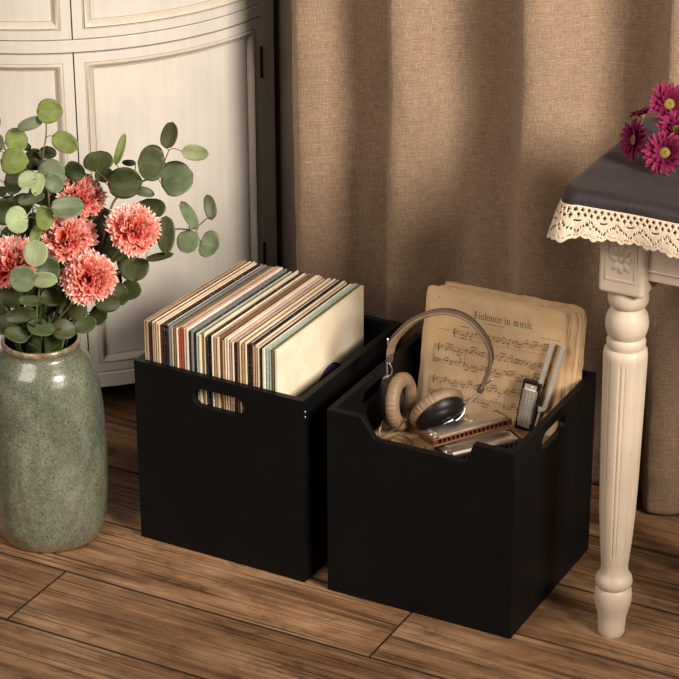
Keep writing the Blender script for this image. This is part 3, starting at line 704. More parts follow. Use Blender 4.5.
def build_branches():
    lab = {'A': 'eucalyptus branch with dark round leaves reaching up and right over the cabinet door',
           'B': 'thin eucalyptus branch leaning out to the right above the record crate',
           'C': 'tall eucalyptus branch with a bright round leaf at its very top',
           'D': 'eucalyptus branch of bright green leaves along the left edge of the bouquet',
           'E': 'eucalyptus branch with pale leaves rising between the two left carnations',
           'F': 'short eucalyptus sprig with sage leaves hanging at the front of the bouquet',
           'G': 'dark olive eucalyptus branch behind the lowest carnation',
           'H': 'dark leafy eucalyptus branch deep in the middle of the bouquet, behind the carnations'}
    rnd = random.Random(8)
    for k, (st, lv) in BRANCHES.items():
        P0 = Vector(st[0]); inside = Vector((VX + (P0.x - VX) * -.45, VY + (P0.y - VY) * -.45, .05))
        mouth = Vector((VX + max(-.045, min(.045, P0.x - VX)), VY + max(-.040, min(.04, P0.y - VY)), .380))
        pts = [inside, mouth] + [Vector(p) for p in st[1:]]
        full = spline(pts, 6); L = len(full)
        e = empty('eucalyptus_branch', tuple(mouth)); tag(e, lab[k], 'eucalyptus branch', 'eucalyptus branches in the vase')
        mb = MB(); mb.tube(full, lambda t: .0021 * (1 - t) + .0009, 7)
        sets = {}
        for x, y, z, rw, rh, ang, tone in lv:
            c = Vector((x, y, z)); 
            near = min(full[6:], key=lambda p: (p - c).length - .25 * (c.z - p.z) * (1 if p.z < c.z else 1))
            d = near - c; du = Vector((d.dot(RIGHT), d.dot(UPV)))
            # tilt the leaf plane a little so that every leaf faces its own way
            tx, ty = rnd.uniform(-.35, .35), rnd.uniform(-.3, .45)
            nrm = (TOCAM + RIGHT * tx + UPV * ty).normalized()
            a = math.radians(ang)
            major = (UPV * math.cos(a) + RIGHT * math.sin(a)); minor = (RIGHT * math.cos(a) - UPV * math.sin(a))
            # the petiole joins whichever end of the long axes is nearest the stem
            cand = [(major, minor, rh, rw), (-major, minor, rh, rw), (minor, major, rw, rh), (-minor, major, rw, rh)]
            if rh > 1.6 * rw: cand = cand[:2]
            if rw > 1.6 * rh: cand = cand[2:]
            ax, sd, lh, lw = max(cand, key=lambda q: -(q[0].dot(d)))
            ax = (ax - nrm * ax.dot(nrm)).normalized(); sd = nrm.cross(ax).normalized()
            base = c - ax * lh
            tone = int(tone); b = sets.setdefault(tone, (MB(), []))
            leaf(b[0], b[1], base, c, ax, sd, nrm, lw * 1.07, lh * 1.07, rnd)
            mid = (near + base) * .5 - ax * (lh * .15); mid.z += .004
            mb.tube([near, mid, base, base + ax * lh * .12], .0008, 5, smooth=3)
        mb.build('stem', M['stem_b'] if k in 'ABCD' else M['stem'], e, smooth=True)
        # all leaves of a branch are one foliage mesh, each leaf with the green it has
        tones = sorted(sets); fm = MB(); vals = []
        for i, tn in enumerate(tones):
            fm.cur = i; fm.add(sets[tn][0].v, sets[tn][0].f); vals += sets[tn][1]
        f = fm.build('foliage', [M['leaf%d' % tn] for tn in tones], e, smooth=True, attr=('vein', vals), fix=False)
        sd_ = f.modifiers.new('thickness', 'SOLIDIFY'); sd_.thickness = .0004; sd_.offset = 0
build_branches()

def build_spears():
    """narrow carnation leaves fanning out of the vase mouth: one sprig"""
    rnd = random.Random(21); e = empty('leafy_sprig', (VX, VY, .36)); tag(e, 'sprig of long narrow dark green leaves filling the mouth of the vase', 'leaf sprig')
    mb = MB(); st = MB(); vals = []
    for i in range(46):
        a = 2 * PI * i / 46 + rnd.uniform(-.2, .2); r0 = rnd.uniform(.01, .045); L = rnd.uniform(.06, .110); w = rnd.uniform(.008, .015)
        lean = rnd.uniform(.2, .85); base = Vector((VX + r0*math.cos(a), VY + r0*math.sin(a), rnd.uniform(.345, .375)))
        out = Vector((math.cos(a), math.sin(a), 0)); up = Vector((0, 0, 1)); sd = out.cross(up)
        if i % 6 == 0: L *= .75; lean = 1.0; w *= 1.4
        vs = []; n = 8
        for j in range(n + 1):
            t = j / n; c = base + up * (L*t*math.cos(lean*.6)) + out * (L * lean * .62 * t ** 1.6); hw = w * math.sin(PI * min(1, .06 + t * .94)) ** .75
            tang = (up * math.cos(lean*t*1.2) + out * math.sin(lean*t*1.2)); nm = sd.cross(tang)
            for s_ in (-1, -.5, 0, .5, 1):
                vs.append(c + sd * (hw * s_) + nm * (-.25 * hw * (1 - abs(s_)))); vals.append(1.0 if s_ == 0 else 0)
        mb.add(vs, [(j*5+q, j*5+q+1, (j+1)*5+q+1, (j+1)*5+q) for j in range(n) for q in range(4)])
    for i in range(12):
        a = 2 * PI * i / 12; r0 = .028
        b = Vector((VX + r0*math.cos(a), VY + r0*math.sin(a), .37))
        st.tube([(VX - .4*r0*math.cos(a), VY - .4*r0*math.sin(a), .06), b, b + Vector((math.cos(a)*.035, math.sin(a)*.035, .09))], .0016, 6, smooth=4)
    f = mb.build('foliage', M['leaf1'], e, smooth=True, attr=('vein', vals), fix=False)
    sd_ = f.modifiers.new('thickness', 'SOLIDIFY'); sd_.thickness = .0005; sd_.offset = 0
    st.build('stem', M['stem'], e, smooth=True)
build_spears()

def carnation(pos, facing, R, label, seed, stem_from):
    rnd = random.Random(seed); e = empty('carnation', pos); tag(e, label, 'carnation', 'coral carnations in the vase')
    R *= 1.04; pos = Vector(pos); ax = Vector(facing).normalized()
    u = ax.cross(Vector((.3, .2, 1))).normalized(); v = ax.cross(u)
    mb = MB(); vals = []
    layers = [(9, 1.55, 1.0, .0), (8, 1.28, 1.0, .06), (8, 1.02, 1.0, .10), (7, .78, 1.0, .14), (6, .54, 1.02, .18), (5, .32, 1.05, .22), (3, .12, 1.05, .26)]
    for li, (cnt, th, rl, up0) in enumerate(layers):
        for i in range(cnt):
            a = 2*PI*i/cnt + rnd.uniform(-.2, .2) + li * .7; t_ = th + rnd.uniform(-.26, .22)
            L = R * rl * rnd.uniform(.84, 1.14); half = rnd.uniform(.50, .74) * (1 if li < 3 else .95)
            rad = u*math.cos(a) + v*math.sin(a); tan = -u*math.sin(a) + v*math.cos(a)
            d0 = ax
            nA, nL = 18, 6; ph = rnd.uniform(0, 6); fr = rnd.uniform(2.2, 3.4); k0 = len(mb.v); vs = []
            tw = rnd.uniform(-.35, .35)
            for j in range(nL + 1):
                t = j / nL
                ang = t_ * (.35 + .65 * t)                       # curls outward along its length
                c = pos - ax * (R*.42) + (ax * math.cos(t_*.75) + rad * math.sin(t_*.75)) * (L * t) + (rad * math.sin(ang) * .15 - ax * .10 * t * math.sin(t_)) * L * t
                nm = (rad * math.cos(ang) - ax * math.sin(ang))
                dr = (ax * math.cos(ang) + rad * math.sin(ang))
                for q in range(nA + 1):
                    s_ = -1 + 2 * q / nA; w = L * half * (t ** .75)
                    ruf = R * .11 * t * t * math.sin(fr * s_ * PI + ph) + R * .03 * t * t * math.sin(2.1 * fr * s_ * PI + ph * 2)
                    p = c + (tan * math.cos(tw * t) + nm * math.sin(tw * t)) * (w * s_) + nm * ruf - dr * (L * .24 * t * s_ * s_)
                    if j == nL: p += dr * (L * (.10 if q % 2 else -.06) * rnd.uniform(.4, 1.5))
                    vs.append(p); vals.append(t * (1 if j < nL else 1) - (.0 if j < nL else (0 if q % 2 else .07)))
            mb.add(vs, [(j*(nA+1)+q, j*(nA+1)+q+1, (j+1)*(nA+1)+q+1, (j+1)*(nA+1)+q) for j in range(nL) for q in range(nA)])
    mb.build('petals', M['carn'], e, smooth=True, attr=('tip', vals), fix=False)
    mb = MB(); Rm = Matrix.Translation(pos - ax * (R * .80)) @ ax.to_track_quat('Z', 'Y').to_matrix().to_4x4()
    mb.lathe([(.0015, -.006), (.005, 0), (.0075, .010), (.0085, .022), (.0075, .026)], 16, mat=Rm); mb.build('calyx', M['leaf3'], e, smooth=True)
    b = pos - ax * (R * .80); s0 = Vector(stem_from)
    mb = MB(); mb.tube([Vector((VX*.9 + .1*s0.x, VY, .10)), s0, s0.lerp(b, .55) + Vector((0, 0, .015)), b], .0019, 8, smooth=6); mb.build('stem', M['stem'], e, smooth=True)
    return e
CF = TOCAM * .75 + Vector((0, 0, .55))
carnation((-.7138, -.015, .6221), CF + Vector((.25, 0, .25)), .0395, 'coral carnation with white-fringed petals at the right side of the bouquet', 1, (VX+.035, VY, .38))
carnation((-.8223, -.0614, .6035), CF + Vector((-.1, 0, .30)), .0410, 'coral carnation in the middle of the bouquet, upper left of the lowest bloom', 2, (VX+.01, VY-.02, .38))
carnation((-.7665, -.077, .5464), CF + Vector((.1, 0, -.05)), .0420, 'lowest coral carnation, just above the vase mouth', 3, (VX+.03, VY-.025, .38))
carnation((-.8929, -.1329, .5667), CF + Vector((-.25, 0, .0)), .0440, 'coral carnation at the left edge of the bouquet', 4, (VX-.015, VY-.035, .38))
carnation((-.822, -.0046, .6587), CF + Vector((.35, .35, .55)), .0370, 'coral carnation half hidden by leaves at the top of the bouquet', 5, (VX+.005, VY+.02, .38))

# ================================================================== TABLE, CLOTH, DAISIES
TX0, TY0, TX1, TY1, TZ = .062, .036, .66, .395, .820
def build_table():
    t = empty('side_table', (.142, .101, 0)); tag(t, 'ivory painted side table with turned legs under a dark lace-edged cloth', 'table')
    prof = [(.0005, 0), (.0205, .0), (.0222, .004), (.0228, .012), (.0238, .034), (.0275, .050), (.0315, .066), (.0318, .080), (.0300, .0895), (.0270, .0935), (.0300, .0965), (.0315, .104), (.0300, .112),
            (.0262, .1165), (.0238, .122), (.0225, .132), (.0240, .150), (.0270, .185), (.0300, .235), (.0320, .300), (.0335, .380), (.0350, .470), (.0360, .525), (.0345, .5345), (.0300, .538), (.0315, .5425), (.0320, .549), (.0300, .5545),
            (.0285, .557), (.0315, .562), (.0345, .573), (.0350, .584), (.0325, .596), (.0275, .605), (.0262, .6095), (.0300, .613), (.0325, .620), (.0330, .628), (.0315, .636), (.0290, .642)]
    prof2 = []
    for (r0, z0), (r1, z1) in zip(prof, prof[1:]):
        k = max(1, int((z1 - z0) / .006))
        for j in range(k): prof2.append((r0 + (r1-r0)*j/k, z0 + (z1-z0)*j/k))
    prof2.append(prof[-1])
    def leg(x, y):
        mb = MB(); n = 144; vs = []
        for r, z in prof2:
            for i in range(n):
                a = 2*PI*i/n; rr = r
                if .16 < z < .515 and (i % 18) in (3, 4, 8, 9): rr = r - .0013
                vs.append((x + rr*math.cos(a), y + rr*math.sin(a), z))
        m = len(prof2)
        mb.add(vs, [(j*n+i, j*n+(i+1)%n, (j+1)*n+(i+1)%n, (j+1)*n+i) for j in range(m-1) for i in range(n)])
        mb.add([vs[i] for i in range(n)], [tuple(reversed(range(n)))])
        l = mb.build('leg', M['leg'], t, smooth='auto', angle=50)
        mb = MB(); mb.box((x-.0385, y-.0385, .641), (x+.0385, y+.0385, TZ-.022)); mb.build('leg_block', M['leg'], l, bevel=.007, seg=4)
        return l
    for i, (x, y) in enumerate(((.142, .101), (TX1-.07, .101), (.225, TY1-.055), (TX1-.13, TY1-.055))):
        l = leg(x, y)
        for sx, sy in ((0, -1), (-1, 0)) if i == 0 else ((0, -1),):
            # carved rosette: raised border, petals and boss
            def F(a, b, c): return (x + (a if sx == 0 else -.0385*1 - c), y + (-.0385 - c if sx == 0 else -a), .703 + b)
            mb = MB()
            for k in range(8):
                an = PI/2 + 2*PI*k/8; Lp = .0135 if k % 2 == 0 else .0165
                ca, sa = math.cos(an), math.sin(an); vs = []; n = 8
                for ii in range(n + 1):
                    tt = ii / n; w = .0052*math.sin(PI*(.12 + .88*tt))**.8
                    for s_ in (-1, 0, 1):
                        a_ = (.005 + Lp*tt)*ca - w*s_*sa; b_ = (.005 + Lp*tt)*sa*1.35 + w*s_*ca
                        vs.append(F(a_, b_, .0035*math.sin(PI*min(1, tt*1.0))*(1 if s_ == 0 else .0) + (.0003)))
                mb.add(vs, [(ii*3+q, ii*3+q+1, (ii+1)*3+q+1, (ii+1)*3+q) for ii in range(n) for q in range(2)])
            c0 = Vector(F(0, 0, 0)); mb.ball(c0, (.0048 if sx == 0 else .003, .003 if sx == 0 else .0048, .0055))
            mb.build('rosette', M['leg'], l, smooth=True)
            outer = [(-.0265, -.0375), (.0265, -.0375), (.0265, .0375), (-.0265, .0375)]; inner = [(-.0225, -.0335), (.0225, -.0335), (.0225, .0335), (-.0225, .0335)]
            plate(outer, [inner], .0016, lambda a, b, c: F(a, b, c), 'panel_border', M['leg'], l, bevel=.0006)
    for nm, a, b in (('apron', (.175, .080, .668), (TX1-.10, .100, TZ-.022)), ('apron', (.255, TY1-.06, .668), (TX1-.16, TY1-.04, TZ-.022))):
        mb = MB(); mb.box(a, b); o = mb.build(nm, M['leg'], t, bevel=.002)
    for xa, xb in ((.142, .225), (TX1-.07, TX1-.13)):
        mb = MB(); q = .009; d = Vector((xb-xa, TY1-.055-.101, 0)).normalized(); nn = Vector((-d.y, d.x, 0)) * q; A = Vector((xa, .101, 0)) + d*.034; B = Vector((xb, TY1-.055, 0)) - d*.034
        mb.add([(*(A-nn)[:2], .668), (*(B-nn)[:2], .668), (*(B+nn)[:2], .668), (*(A+nn)[:2], .668), (*(A-nn)[:2], TZ-.0225), (*(B-nn)[:2], TZ-.0225), (*(B+nn)[:2], TZ-.0225), (*(A+nn)[:2], TZ-.0225)], [(0,3,2,1),(4,5,6,7),(0,1,5,4),(1,2,6,5),(2,3,7,6),(3,0,4,7)])
        mb.build('apron', M['leg'], t, bevel=.002)
    mb = MB(); mb.box((.170, .0765, .684), (TX1-.10, .0815, .688)); mb.build('apron_bead', M['leg'], t, bevel=.0015)
    mb = MB(); mb.box((TX0+.012, TY0+.012, TZ-.023), (TX1-.012, TY1-.012, TZ-.002)); mb.build('tabletop', M['leg'], t, bevel=.003)
build_table()

def build_cloth():
    rc = .020; x0, y0, x1, y1 = TX0, TY0, TX1, TY1
    # outline of the cloth fold line, counter-clockwise from the middle of the back edge
    path = []; step = .0016
    def line(a, b):
        L = math.hypot(b[0]-a[0], b[1]-a[1]); n = int(L / step); nx, ny = (b[1]-a[1])/L, -(b[0]-a[0])/L
        for i in range(n): path.append((a[0] + (b[0]-a[0])*i/n, a[1] + (b[1]-a[1])*i/n, nx, ny, 0))
    def arc(cx, cy, a0):
        n = 26
        for i in range(n):
            a = a0 + PI/2 * i/n; path.append((cx + rc*math.cos(a), cy + rc*math.sin(a), math.cos(a), math.sin(a), math.sin(PI * i / n)))
    line((x0, y1-rc), (x0, y0+rc)); arc(x0+rc, y0+rc, PI); line((x0+rc, y0), (x1-rc, y0)); arc(x1-rc, y0+rc, -PI/2)
    line((x1, y0+rc), (x1, y1-rc)); arc(x1-rc, y1-rc, 0); line((x1-rc, y1), (x0+rc, y1)); arc(x0+rc, y1-rc, PI/2)
    N = len(path); us = [0]
    for i in range(1, N): us.append(us[-1] + max(step, math.hypot(path[i][0]-path[i-1][0], path[i][1]-path[i-1][1]) * (1 + 2.2*path[i][4])))
    def P(i, s):
        x, y, nx, ny, cn = path[i % N]; u = us[i % N]
        fl = .007 * (.5 + .5 * math.sin(u * 34 + 1.0)) + .006 * mnoise.noise(Vector((u * 9, 3, 1)))
        if s <= 0: return Vector((x + nx*s, y + ny*s, TZ + .0015 + .0012*mnoise.noise(Vector((x*18 + nx*s*18, y*18 + ny*s*18, 0)))))
        k = .014
        if s < k * PI / 2:
            a = s / k; out = k * math.sin(a); dn = k * (1 - math.cos(a))
        else: out = k; dn = k + (s - k*PI/2)
        rest = max(0, s - .012)
        out += fl * (rest / .05) ** 1.2 + cn * rest * .22 + .10 * rest
        dn += cn * rest * .18
        return Vector((x + nx*out, y + ny*out, TZ + .0015 - dn))
    # dark cloth
    S = [-.0195, -.012, -.005, 0, .004, .008, .012, .016, .020, .024, .028, .031]
    st = 3; idx = list(range(0, N, st)); vs = []; uv = []
    for i in idx:
        for s in S: p = P(i, s); vs.append(p); uv.append((us[i], s))
    m = len(S); n = len(idx)
    fs = [(i*m+j, i*m+j+1, ((i+1) % n)*m+j+1, ((i+1) % n)*m+j) for i in range(n) for j in range(m-1)]
    mb = MB(); mb.add(vs, fs)
    # top: rings running in from the rim to a short middle seam
    K = 26; k0 = len(mb.v); g = []; cy = (y0 + y1)/2
    for q in range(K + 1):
        f = q / K
        for i in idx:
            e_ = P(i, -.0195); cx = min(max(e_.x, x0+.17), x1-.17)
            x = e_.x + (cx - e_.x)*f; y = e_.y + (cy - e_.y)*f
            wr = .0030*max(0, mnoise.noise(Vector((x*5+2, y*20, 4)))) * min(1, f*6)
            g.append((x, y, TZ + .0015 + .0012*mnoise.noise(Vector((x*18, y*18, 0))) + wr)); uv.append((x, y))
    mb.add(g, [(q*n+i, q*n+(i+1) % n, (q+1)*n+(i+1) % n, (q+1)*n+i) for q in range(K) for i in range(n)])

    mb.f = [tuple(((v - k0)*m if k0 <= v < k0 + n else v) for v in f) for f in mb.f]
    o = mb.build('tablecloth', M['cloth'], smooth=True)
    ul = o.data.uv_layers.new(name='UVMap')
    for lp in o.data.loops: ul.data[lp.index].uv = uv[lp.vertex_index]
    sd = o.modifiers.new('thickness', 'SOLIDIFY'); sd.thickness = .0010; sd.offset = 0
    tag(o, 'charcoal satin tablecloth edged with ecru crochet lace on the side table', 'tablecloth')
    # lace with real openings
    rows = 40; wl = .047; per = .042; s0 = .029
    keep = []; vs = []
    for i in range(N):
        u = us[i]; sc = .0035 * abs(math.sin(PI * u / (per/3))) + .0022 * math.sin(2*PI*u/per)
        for j in range(rows + 1):
            f = j / rows; s = s0 + (wl + sc) * f
            vs.append(P(i, s) + Vector((path[i][2], path[i][3], 0)) * .0011 * math.sin(3.1 * f))
    def hole(u, f):
        p = (u / per) % 1.0
        for row, (fc, off) in enumerate(((.12, 0), (.27, .5))):
            q = (u / (per/4) + off) % 1.0 - .5
            if abs(q) / .30 + abs(f - fc) / .075 < 1: return True
        tri = abs(2*p - 1); zc = .44 + .36 * (1 - tri)
        q = (p * 10) % 1.0 - .5
        if abs(f - zc) < .042 and abs(q) < .30: return True
        zc2 = .44 + .36 * tri * .0 + .0
        if tri > .62:
            if abs(abs(2*p-1) - .8) < .045 and .52 < f < .60: return True
            if tri > .93 and .64 < f < .70: return True
        if tri < .28 and .42 < f < .47: return True
        q = (u / (per/8)) % 1.0 - .5
        if abs(f - .885) < .018 and abs(q) < .26: return True
        return False
    fs = []
    for i in range(N):
        i2 = (i + 1) % N; du = us[i] + step/2
        for j in range(rows):
            if not hole(du, (j + .5)/rows): fs.append((i*(rows+1)+j, i*(rows+1)+j+1, i2*(rows+1)+j+1, i2*(rows+1)+j))
    mb = MB(); mb.add(vs, fs); l = mb.build('lace_trim', M['lace'], o, smooth=True)
    sd = l.modifiers.new('thickness', 'SOLIDIFY'); sd.thickness = .0011; sd.offset = 0
build_cloth()

def daisy(pos, facing, R, label, seed, stem_to, small=False):
    rnd = random.Random(seed); e = empty('magenta_daisy', pos); tag(e, label, 'flower', 'magenta daisies on the table')
    pos = Vector(pos); ax = Vector(facing).normalized(); u = ax.cross(Vector((.3, .2, 1))).normalized(); v = ax.cross(u)
    mb = MB(); vals = []
    for li, (cnt, th, rl) in enumerate(((17, 1.72, 1.0), (16, 1.45, .98), (14, 1.15, .86), (11, .82, .66))):
        for i in range(cnt):
            a = 2*PI*i/cnt + rnd.uniform(-.12, .12) + li*.3; t_ = th + rnd.uniform(-.16, .16); L = R*rl*rnd.uniform(.9, 1.06); w = R*.125*rnd.uniform(.85, 1.15)
            rad = u*math.cos(a) + v*math.sin(a); tan = -u*math.sin(a) + v*math.cos(a); vs = []; n = 7
            c = pos + rad * (R*.10) - ax*(R*.06)
            for j in range(n + 1):
                t = j / n; an = t_ * (.72 + .28*t) if li < 2 else t_ * (1.15 - .25*t)
                d = ax*math.cos(an) + rad*math.sin(an); nm = ax*math.sin(an) - rad*math.cos(an)
                if j: c = c + d * (L*.9/n)
                hw = w * (math.sin(PI*min(1, .14 + .80*t))**.6) * (1 if t < .98 else .55)
                for s_ in (-1, -.5, 0, .5, 1): vs.append(c + tan*(hw*s_) + nm*(hw*.42*abs(s_)**1.5)); vals.append(t*(.8 + .2*abs(s_)))
            mb.add(vs, [(j*5+q, j*5+q+1, (j+1)*5+q+1, (j+1)*5+q) for j in range(n) for q in range(4)])
    mb.build('petals', M['mum'], e, smooth=True, attr=('tip', vals), fix=False)
    mb = MB(); q4 = ax.to_track_quat('Z', 'Y').to_matrix().to_4x4(); Rm = Matrix.Translation(pos) @ q4
    mb.lathe([(R*.26, -R*.10), (R*.27, 0), (R*.22, R*.09), (R*.12, R*.12), (R*.02, R*.10)], 20, mat=Rm)
    for i in range(30):
        r = R*.24*math.sqrt((i+.5)/30); a = i*2.399; mb.ball(Rm @ Vector((r*math.cos(a), r*math.sin(a), R*.11*(1 - (r/(R*.3))**2) + R*.01)), R*.032, 6, 4)
    mb.build('flower_centre', M['mum_eye'], e, smooth=True)
    mb = MB(); mb.lathe([(.002, -R*.26), (R*.2, -R*.16), (R*.25, -R*.04)], 14, mat=Rm); mb.build('calyx', M['leaf3'], e, smooth=True)
    b = pos - ax*(R*.24); s1 = Vector(stem_to)
    mb = MB(); mb.tube([b, b - ax*.02 + Vector((.005, 0, -.003)), b.lerp(s1, .6), s1], .0016, 7, smooth=6); mb.build('stem', M['stem'], e, smooth=True)
zt = TZ + .006
daisy((.1168, .160, .866), (-.45, -.55, .20), .0350, 'magenta daisy seen from the side at the left end of the posy', 1, (.33, .22, zt+.002))
daisy((.1715, .150, .857), (.12, -.85, .48), .0370, 'lowest magenta daisy of the posy, its olive eye facing the room', 2, (.38, .19, zt))
daisy((.1373, .250, .900), (.45, -.6, .40), .0370, 'topmost magenta daisy of the posy, its eye turned to the right', 3, (.34, .27, zt+.006))
daisy((.0988, .235, .882), (-.3, .1, .75), .0230, 'small half-open magenta daisy behind the left one of the posy', 4, (.32, .25, zt+.010))
daisy((.1640, .215, .872), (.55, -.5, .55), .0340, 'magenta daisy between the topmost and lowest blooms of the posy', 5, (.36, .24, zt+.004))
daisy((.215, .195, .872), (.6, -.4, .6), .0360, 'magenta daisy cut off by the right edge of the photo', 6, (.40, .21, zt+.003))

# ================================================================== CONTENTS OF THE NOTCHED CRATE
BZ = .150; BED = .262
def build_bed():
    rnd = random.Random(5)
    mb = MB(); n = 24; x0, x1, y0, y1 = -.334, -.0155, .0155, .262
    top = []; 
    for j in range(n+1):
        for i in range(n+1):
            x = x0 + (x1-x0)*i/n; y = y0 + (y1-y0)*j/n
            top.append((x, y, BED - .003 + .004*mnoise.noise(Vector((x*22, y*22, 2))) - (.006 if i in (0, n) or j in (0, n) else 0)))
    bot = [(x, y, BZ + .0005) for x, y, z in top]
    N = (n+1)**2; fs = [(j*(n+1)+i, j*(n+1)+i+1, (j+1)*(n+1)+i+1, (j+1)*(n+1)+i) for j in range(n) for i in range(n)]
    fb = [tuple(N + q for q in reversed(f)) for f in fs]
    ring = [i for i in range(n+1)] + [j*(n+1)+n for j in range(1, n+1)] + [n*(n+1)+i for i in range(n-1, -1, -1)] + [j*(n+1) for j in range(n-1, 0, -1)]
    sf = [(ring[i], N+ring[i], N+ring[(i+1) % len(ring)], ring[(i+1) % len(ring)]) for i in range(len(ring))]
    mb.add(top + bot, fs + fb + sf)
    o = mb.build('kraft_paper_bundle', M['kraft'], smooth='auto')
    tag(o, 'crumpled brown kraft paper padding the notched crate beneath the harmonicas', 'packing paper')
build_bed()

# sheet music: front page plane
TLp = Vector((-.3167, .3223, .4591)); tilt = math.radians(12)
SN = Vector((0, -math.cos(tilt), math.sin(tilt)))       # page normal, towards the room
a_ = Vector((.9965, .0165, .0780)); a_ = (a_ - SN * a_.dot(SN)).normalized()
A_AX = a_; B_AX = -(a_.cross(SN)); B_AX = B_AX if B_AX.z < 0 else -B_AX
ROTP = math.radians(-3.3)
A_AX = (a_ * math.cos(ROTP) + B_AX * -math.sin(ROTP)).normalized()
B_AX = SN.cross(A_AX); B_AX = B_AX if B_AX.z < 0 else -B_AX
def SP(a, b, c=0): return TLp + A_AX * a + B_AX * b + SN * c
def page_mesh(w, h, off_a, off_b, off_c, rotz, seed, thick=.0005, torn=.0012):
    """one leaf with ragged edges and a slight wave"""
    rnd = random.Random(seed); n, m = 26, 20; vs = []
    ca, sa = math.cos(rotz), math.sin(rotz); sag = rnd.uniform(-.0012, .0012)
    eL = [rnd.uniform(-torn, torn) for _ in range(m+1)]; eR = [rnd.uniform(-torn, torn) for _ in range(m+1)]; eT = [rnd.uniform(-torn, torn) for _ in range(n+1)]
    for j in range(m+1):
        for i in range(n+1):
            a = w*i/n; b = h*j/m
            if i == 0: a += eL[j]
            if i == n: a += eR[j]
            if j == 0: b += eT[i]
            if j == 0 and i == n: a -= .004; b += .003
            if j == 0 and i == 0: a += .002; b += .002
            c = .0010*math.sin(a*16 + seed) * (b/h) + sag*math.sin(b*11)
            aa = off_a + a*ca - b*sa; bb = off_b + a*sa + b*ca
            vs.append(SP(aa, bb, off_c + c*.4))
    return vs, [(j*(n+1)+i, j*(n+1)+i+1, (j+1)*(n+1)+i+1, (j+1)*(n+1)+i) for j in range(m) for i in range(n)]
def build_scores():
    rnd = random.Random(31); HT = .314
    specs = []   # from back to front
    K = 13
    for i in range(K):
        f = i / (K - 1)
        specs.append((.268 + rnd.uniform(-.006, .010), .006 + .020*(1-f)**.7 + rnd.uniform(-.004, .006), -.009*(1-f) - .002 + rnd.uniform(-.003, .003), -.0205 + .0188*f, rnd.uniform(-.012, .012)))
    places = ['at the very back of the sheaf', 'second from the back of the sheaf', 'third from the back of the sheaf', 'fourth from the back of the sheaf', 'fifth from the back of the sheaf', 'sixth from the back of the sheaf',
              'in the middle of the sheaf', 'sixth behind the titled page', 'fifth behind the titled page', 'fourth behind the titled page', 'third behind the titled page', 'second behind the titled page', 'directly behind the titled page']
    for i, (w, oa, ob, oc, rz) in enumerate(specs):
        if i == K-1: w, oa, ob = .270, -.004, -.004
        mb = MB(); vs, fs = page_mesh(w, HT, oa, ob, oc, rz, 100 + i); mb.add(vs, fs)
        o = mb.build('score_page', M['paper2'] if i % 3 else M['paper'], smooth=True, fix=False, origin=SP(oa + w/2, HT/2, oc))
        sd = o.modifiers.new('thickness', 'SOLIDIFY'); sd.thickness = .0007; sd.offset = 0
        tag(o, 'yellowed ragged-edged music page leaning in the notched crate, ' + places[i], 'sheet music', 'old music pages leaning in the crate')
    mb = MB(); vs, fs = page_mesh(.268, HT, 0, 0, 0, 0, 7, torn=.0008); mb.add(vs, fs)
    f = mb.build('score_page', M['paper'], smooth=True, fix=False, origin=SP(.14, .16, 0))
    sd = f.modifiers.new('thickness', 'SOLIDIFY'); sd.thickness = .0004; sd.offset = 0
    tag(f, 'front page of printed sheet music with title and staves behind the headphones', 'sheet music', None)
    # waviness of the page, followed by the print
    def surf(a, b): return .0010*math.sin(a*16 + 7)*(b/HT)*.4
    rnd7 = random.Random(7); sag = rnd7.uniform(-.0012, .0012)
    def Q(a, b, c=.0006): return SP(a, b, c + surf(a, b) + sag*math.sin(b*11)*.4)
    ink = MB(); soft = MB()
    def quad(mb, a0, b0, a1, b1): mb.add([Q(a0, b0), Q(a1, b0), Q(a1, b1), Q(a0, b1)], [(0, 1, 2, 3)])
    def stroke(mb, pts, w):
        pts = [Vector((p[0], p[1], 0)) for p in pts]; L = []; R = []
        for i, p in enumerate(pts):
            t = (pts[min(i+1, len(pts)-1)] - pts[max(i-1, 0)]); t.normalize(); nn = Vector((-t.y, t.x, 0)) * ((w if not isinstance(w, list) else w[i]) / 2)
            L.append(Q(*(p + nn)[:2])); R.append(Q(*(p - nn)[:2]))
        n = len(pts); mb.add(L + R, [(i, i+1, n+i+1, n+i) for i in range(n-1)])
    def oval(mb, a, b, ra, rb, sl=.35):
        vs = [Q(a + ra*math.cos(t) , b + rb*math.sin(t) - sl*ra*math.cos(t)) for t in [2*PI*i/10 for i in range(10)]]
        mb.add(vs, [tuple(range(10))])
    GAP = .0021
    def clef(a, b):
        s_ = GAP
        pts = [(a+.2*s_, b+5.2*s_), (a-.5*s_, b+5.6*s_), (a, b+6*s_), (a+.5*s_, b+5.2*s_), (a+.1*s_, b+2*s_), (a+.2*s_, b-.8*s_), (a+.8*s_, b-1.2*s_), (a+.9*s_, b-.2*s_), (a-.6*s_, b+1.8*s_), (a-.9*s_, b+3*s_), (a, b+4*s_), (a+1.1*s_, b+3.3*s_), (a+.5*s_, b+2.3*s_), (a-.2*s_, b+2.9*s_)]
        stroke(ink, [p[:2] for p in spline([Vector((x, y, 0)) for x, y in pts], 3)], .00065)
    def bass(a, b):
        s_ = GAP; pts = [(a-.5*s_, b+3.6*s_), (a+.9*s_, b+2.4*s_), (a+.9*s_, b+.6*s_), (a, b+.1*s_), (a-.7*s_, b+.8*s_), (a-.3*s_, b+1.2*s_)]
        stroke(ink, [p[:2] for p in spline([Vector((x, y, 0)) for x, y in pts], 3)], .0007)
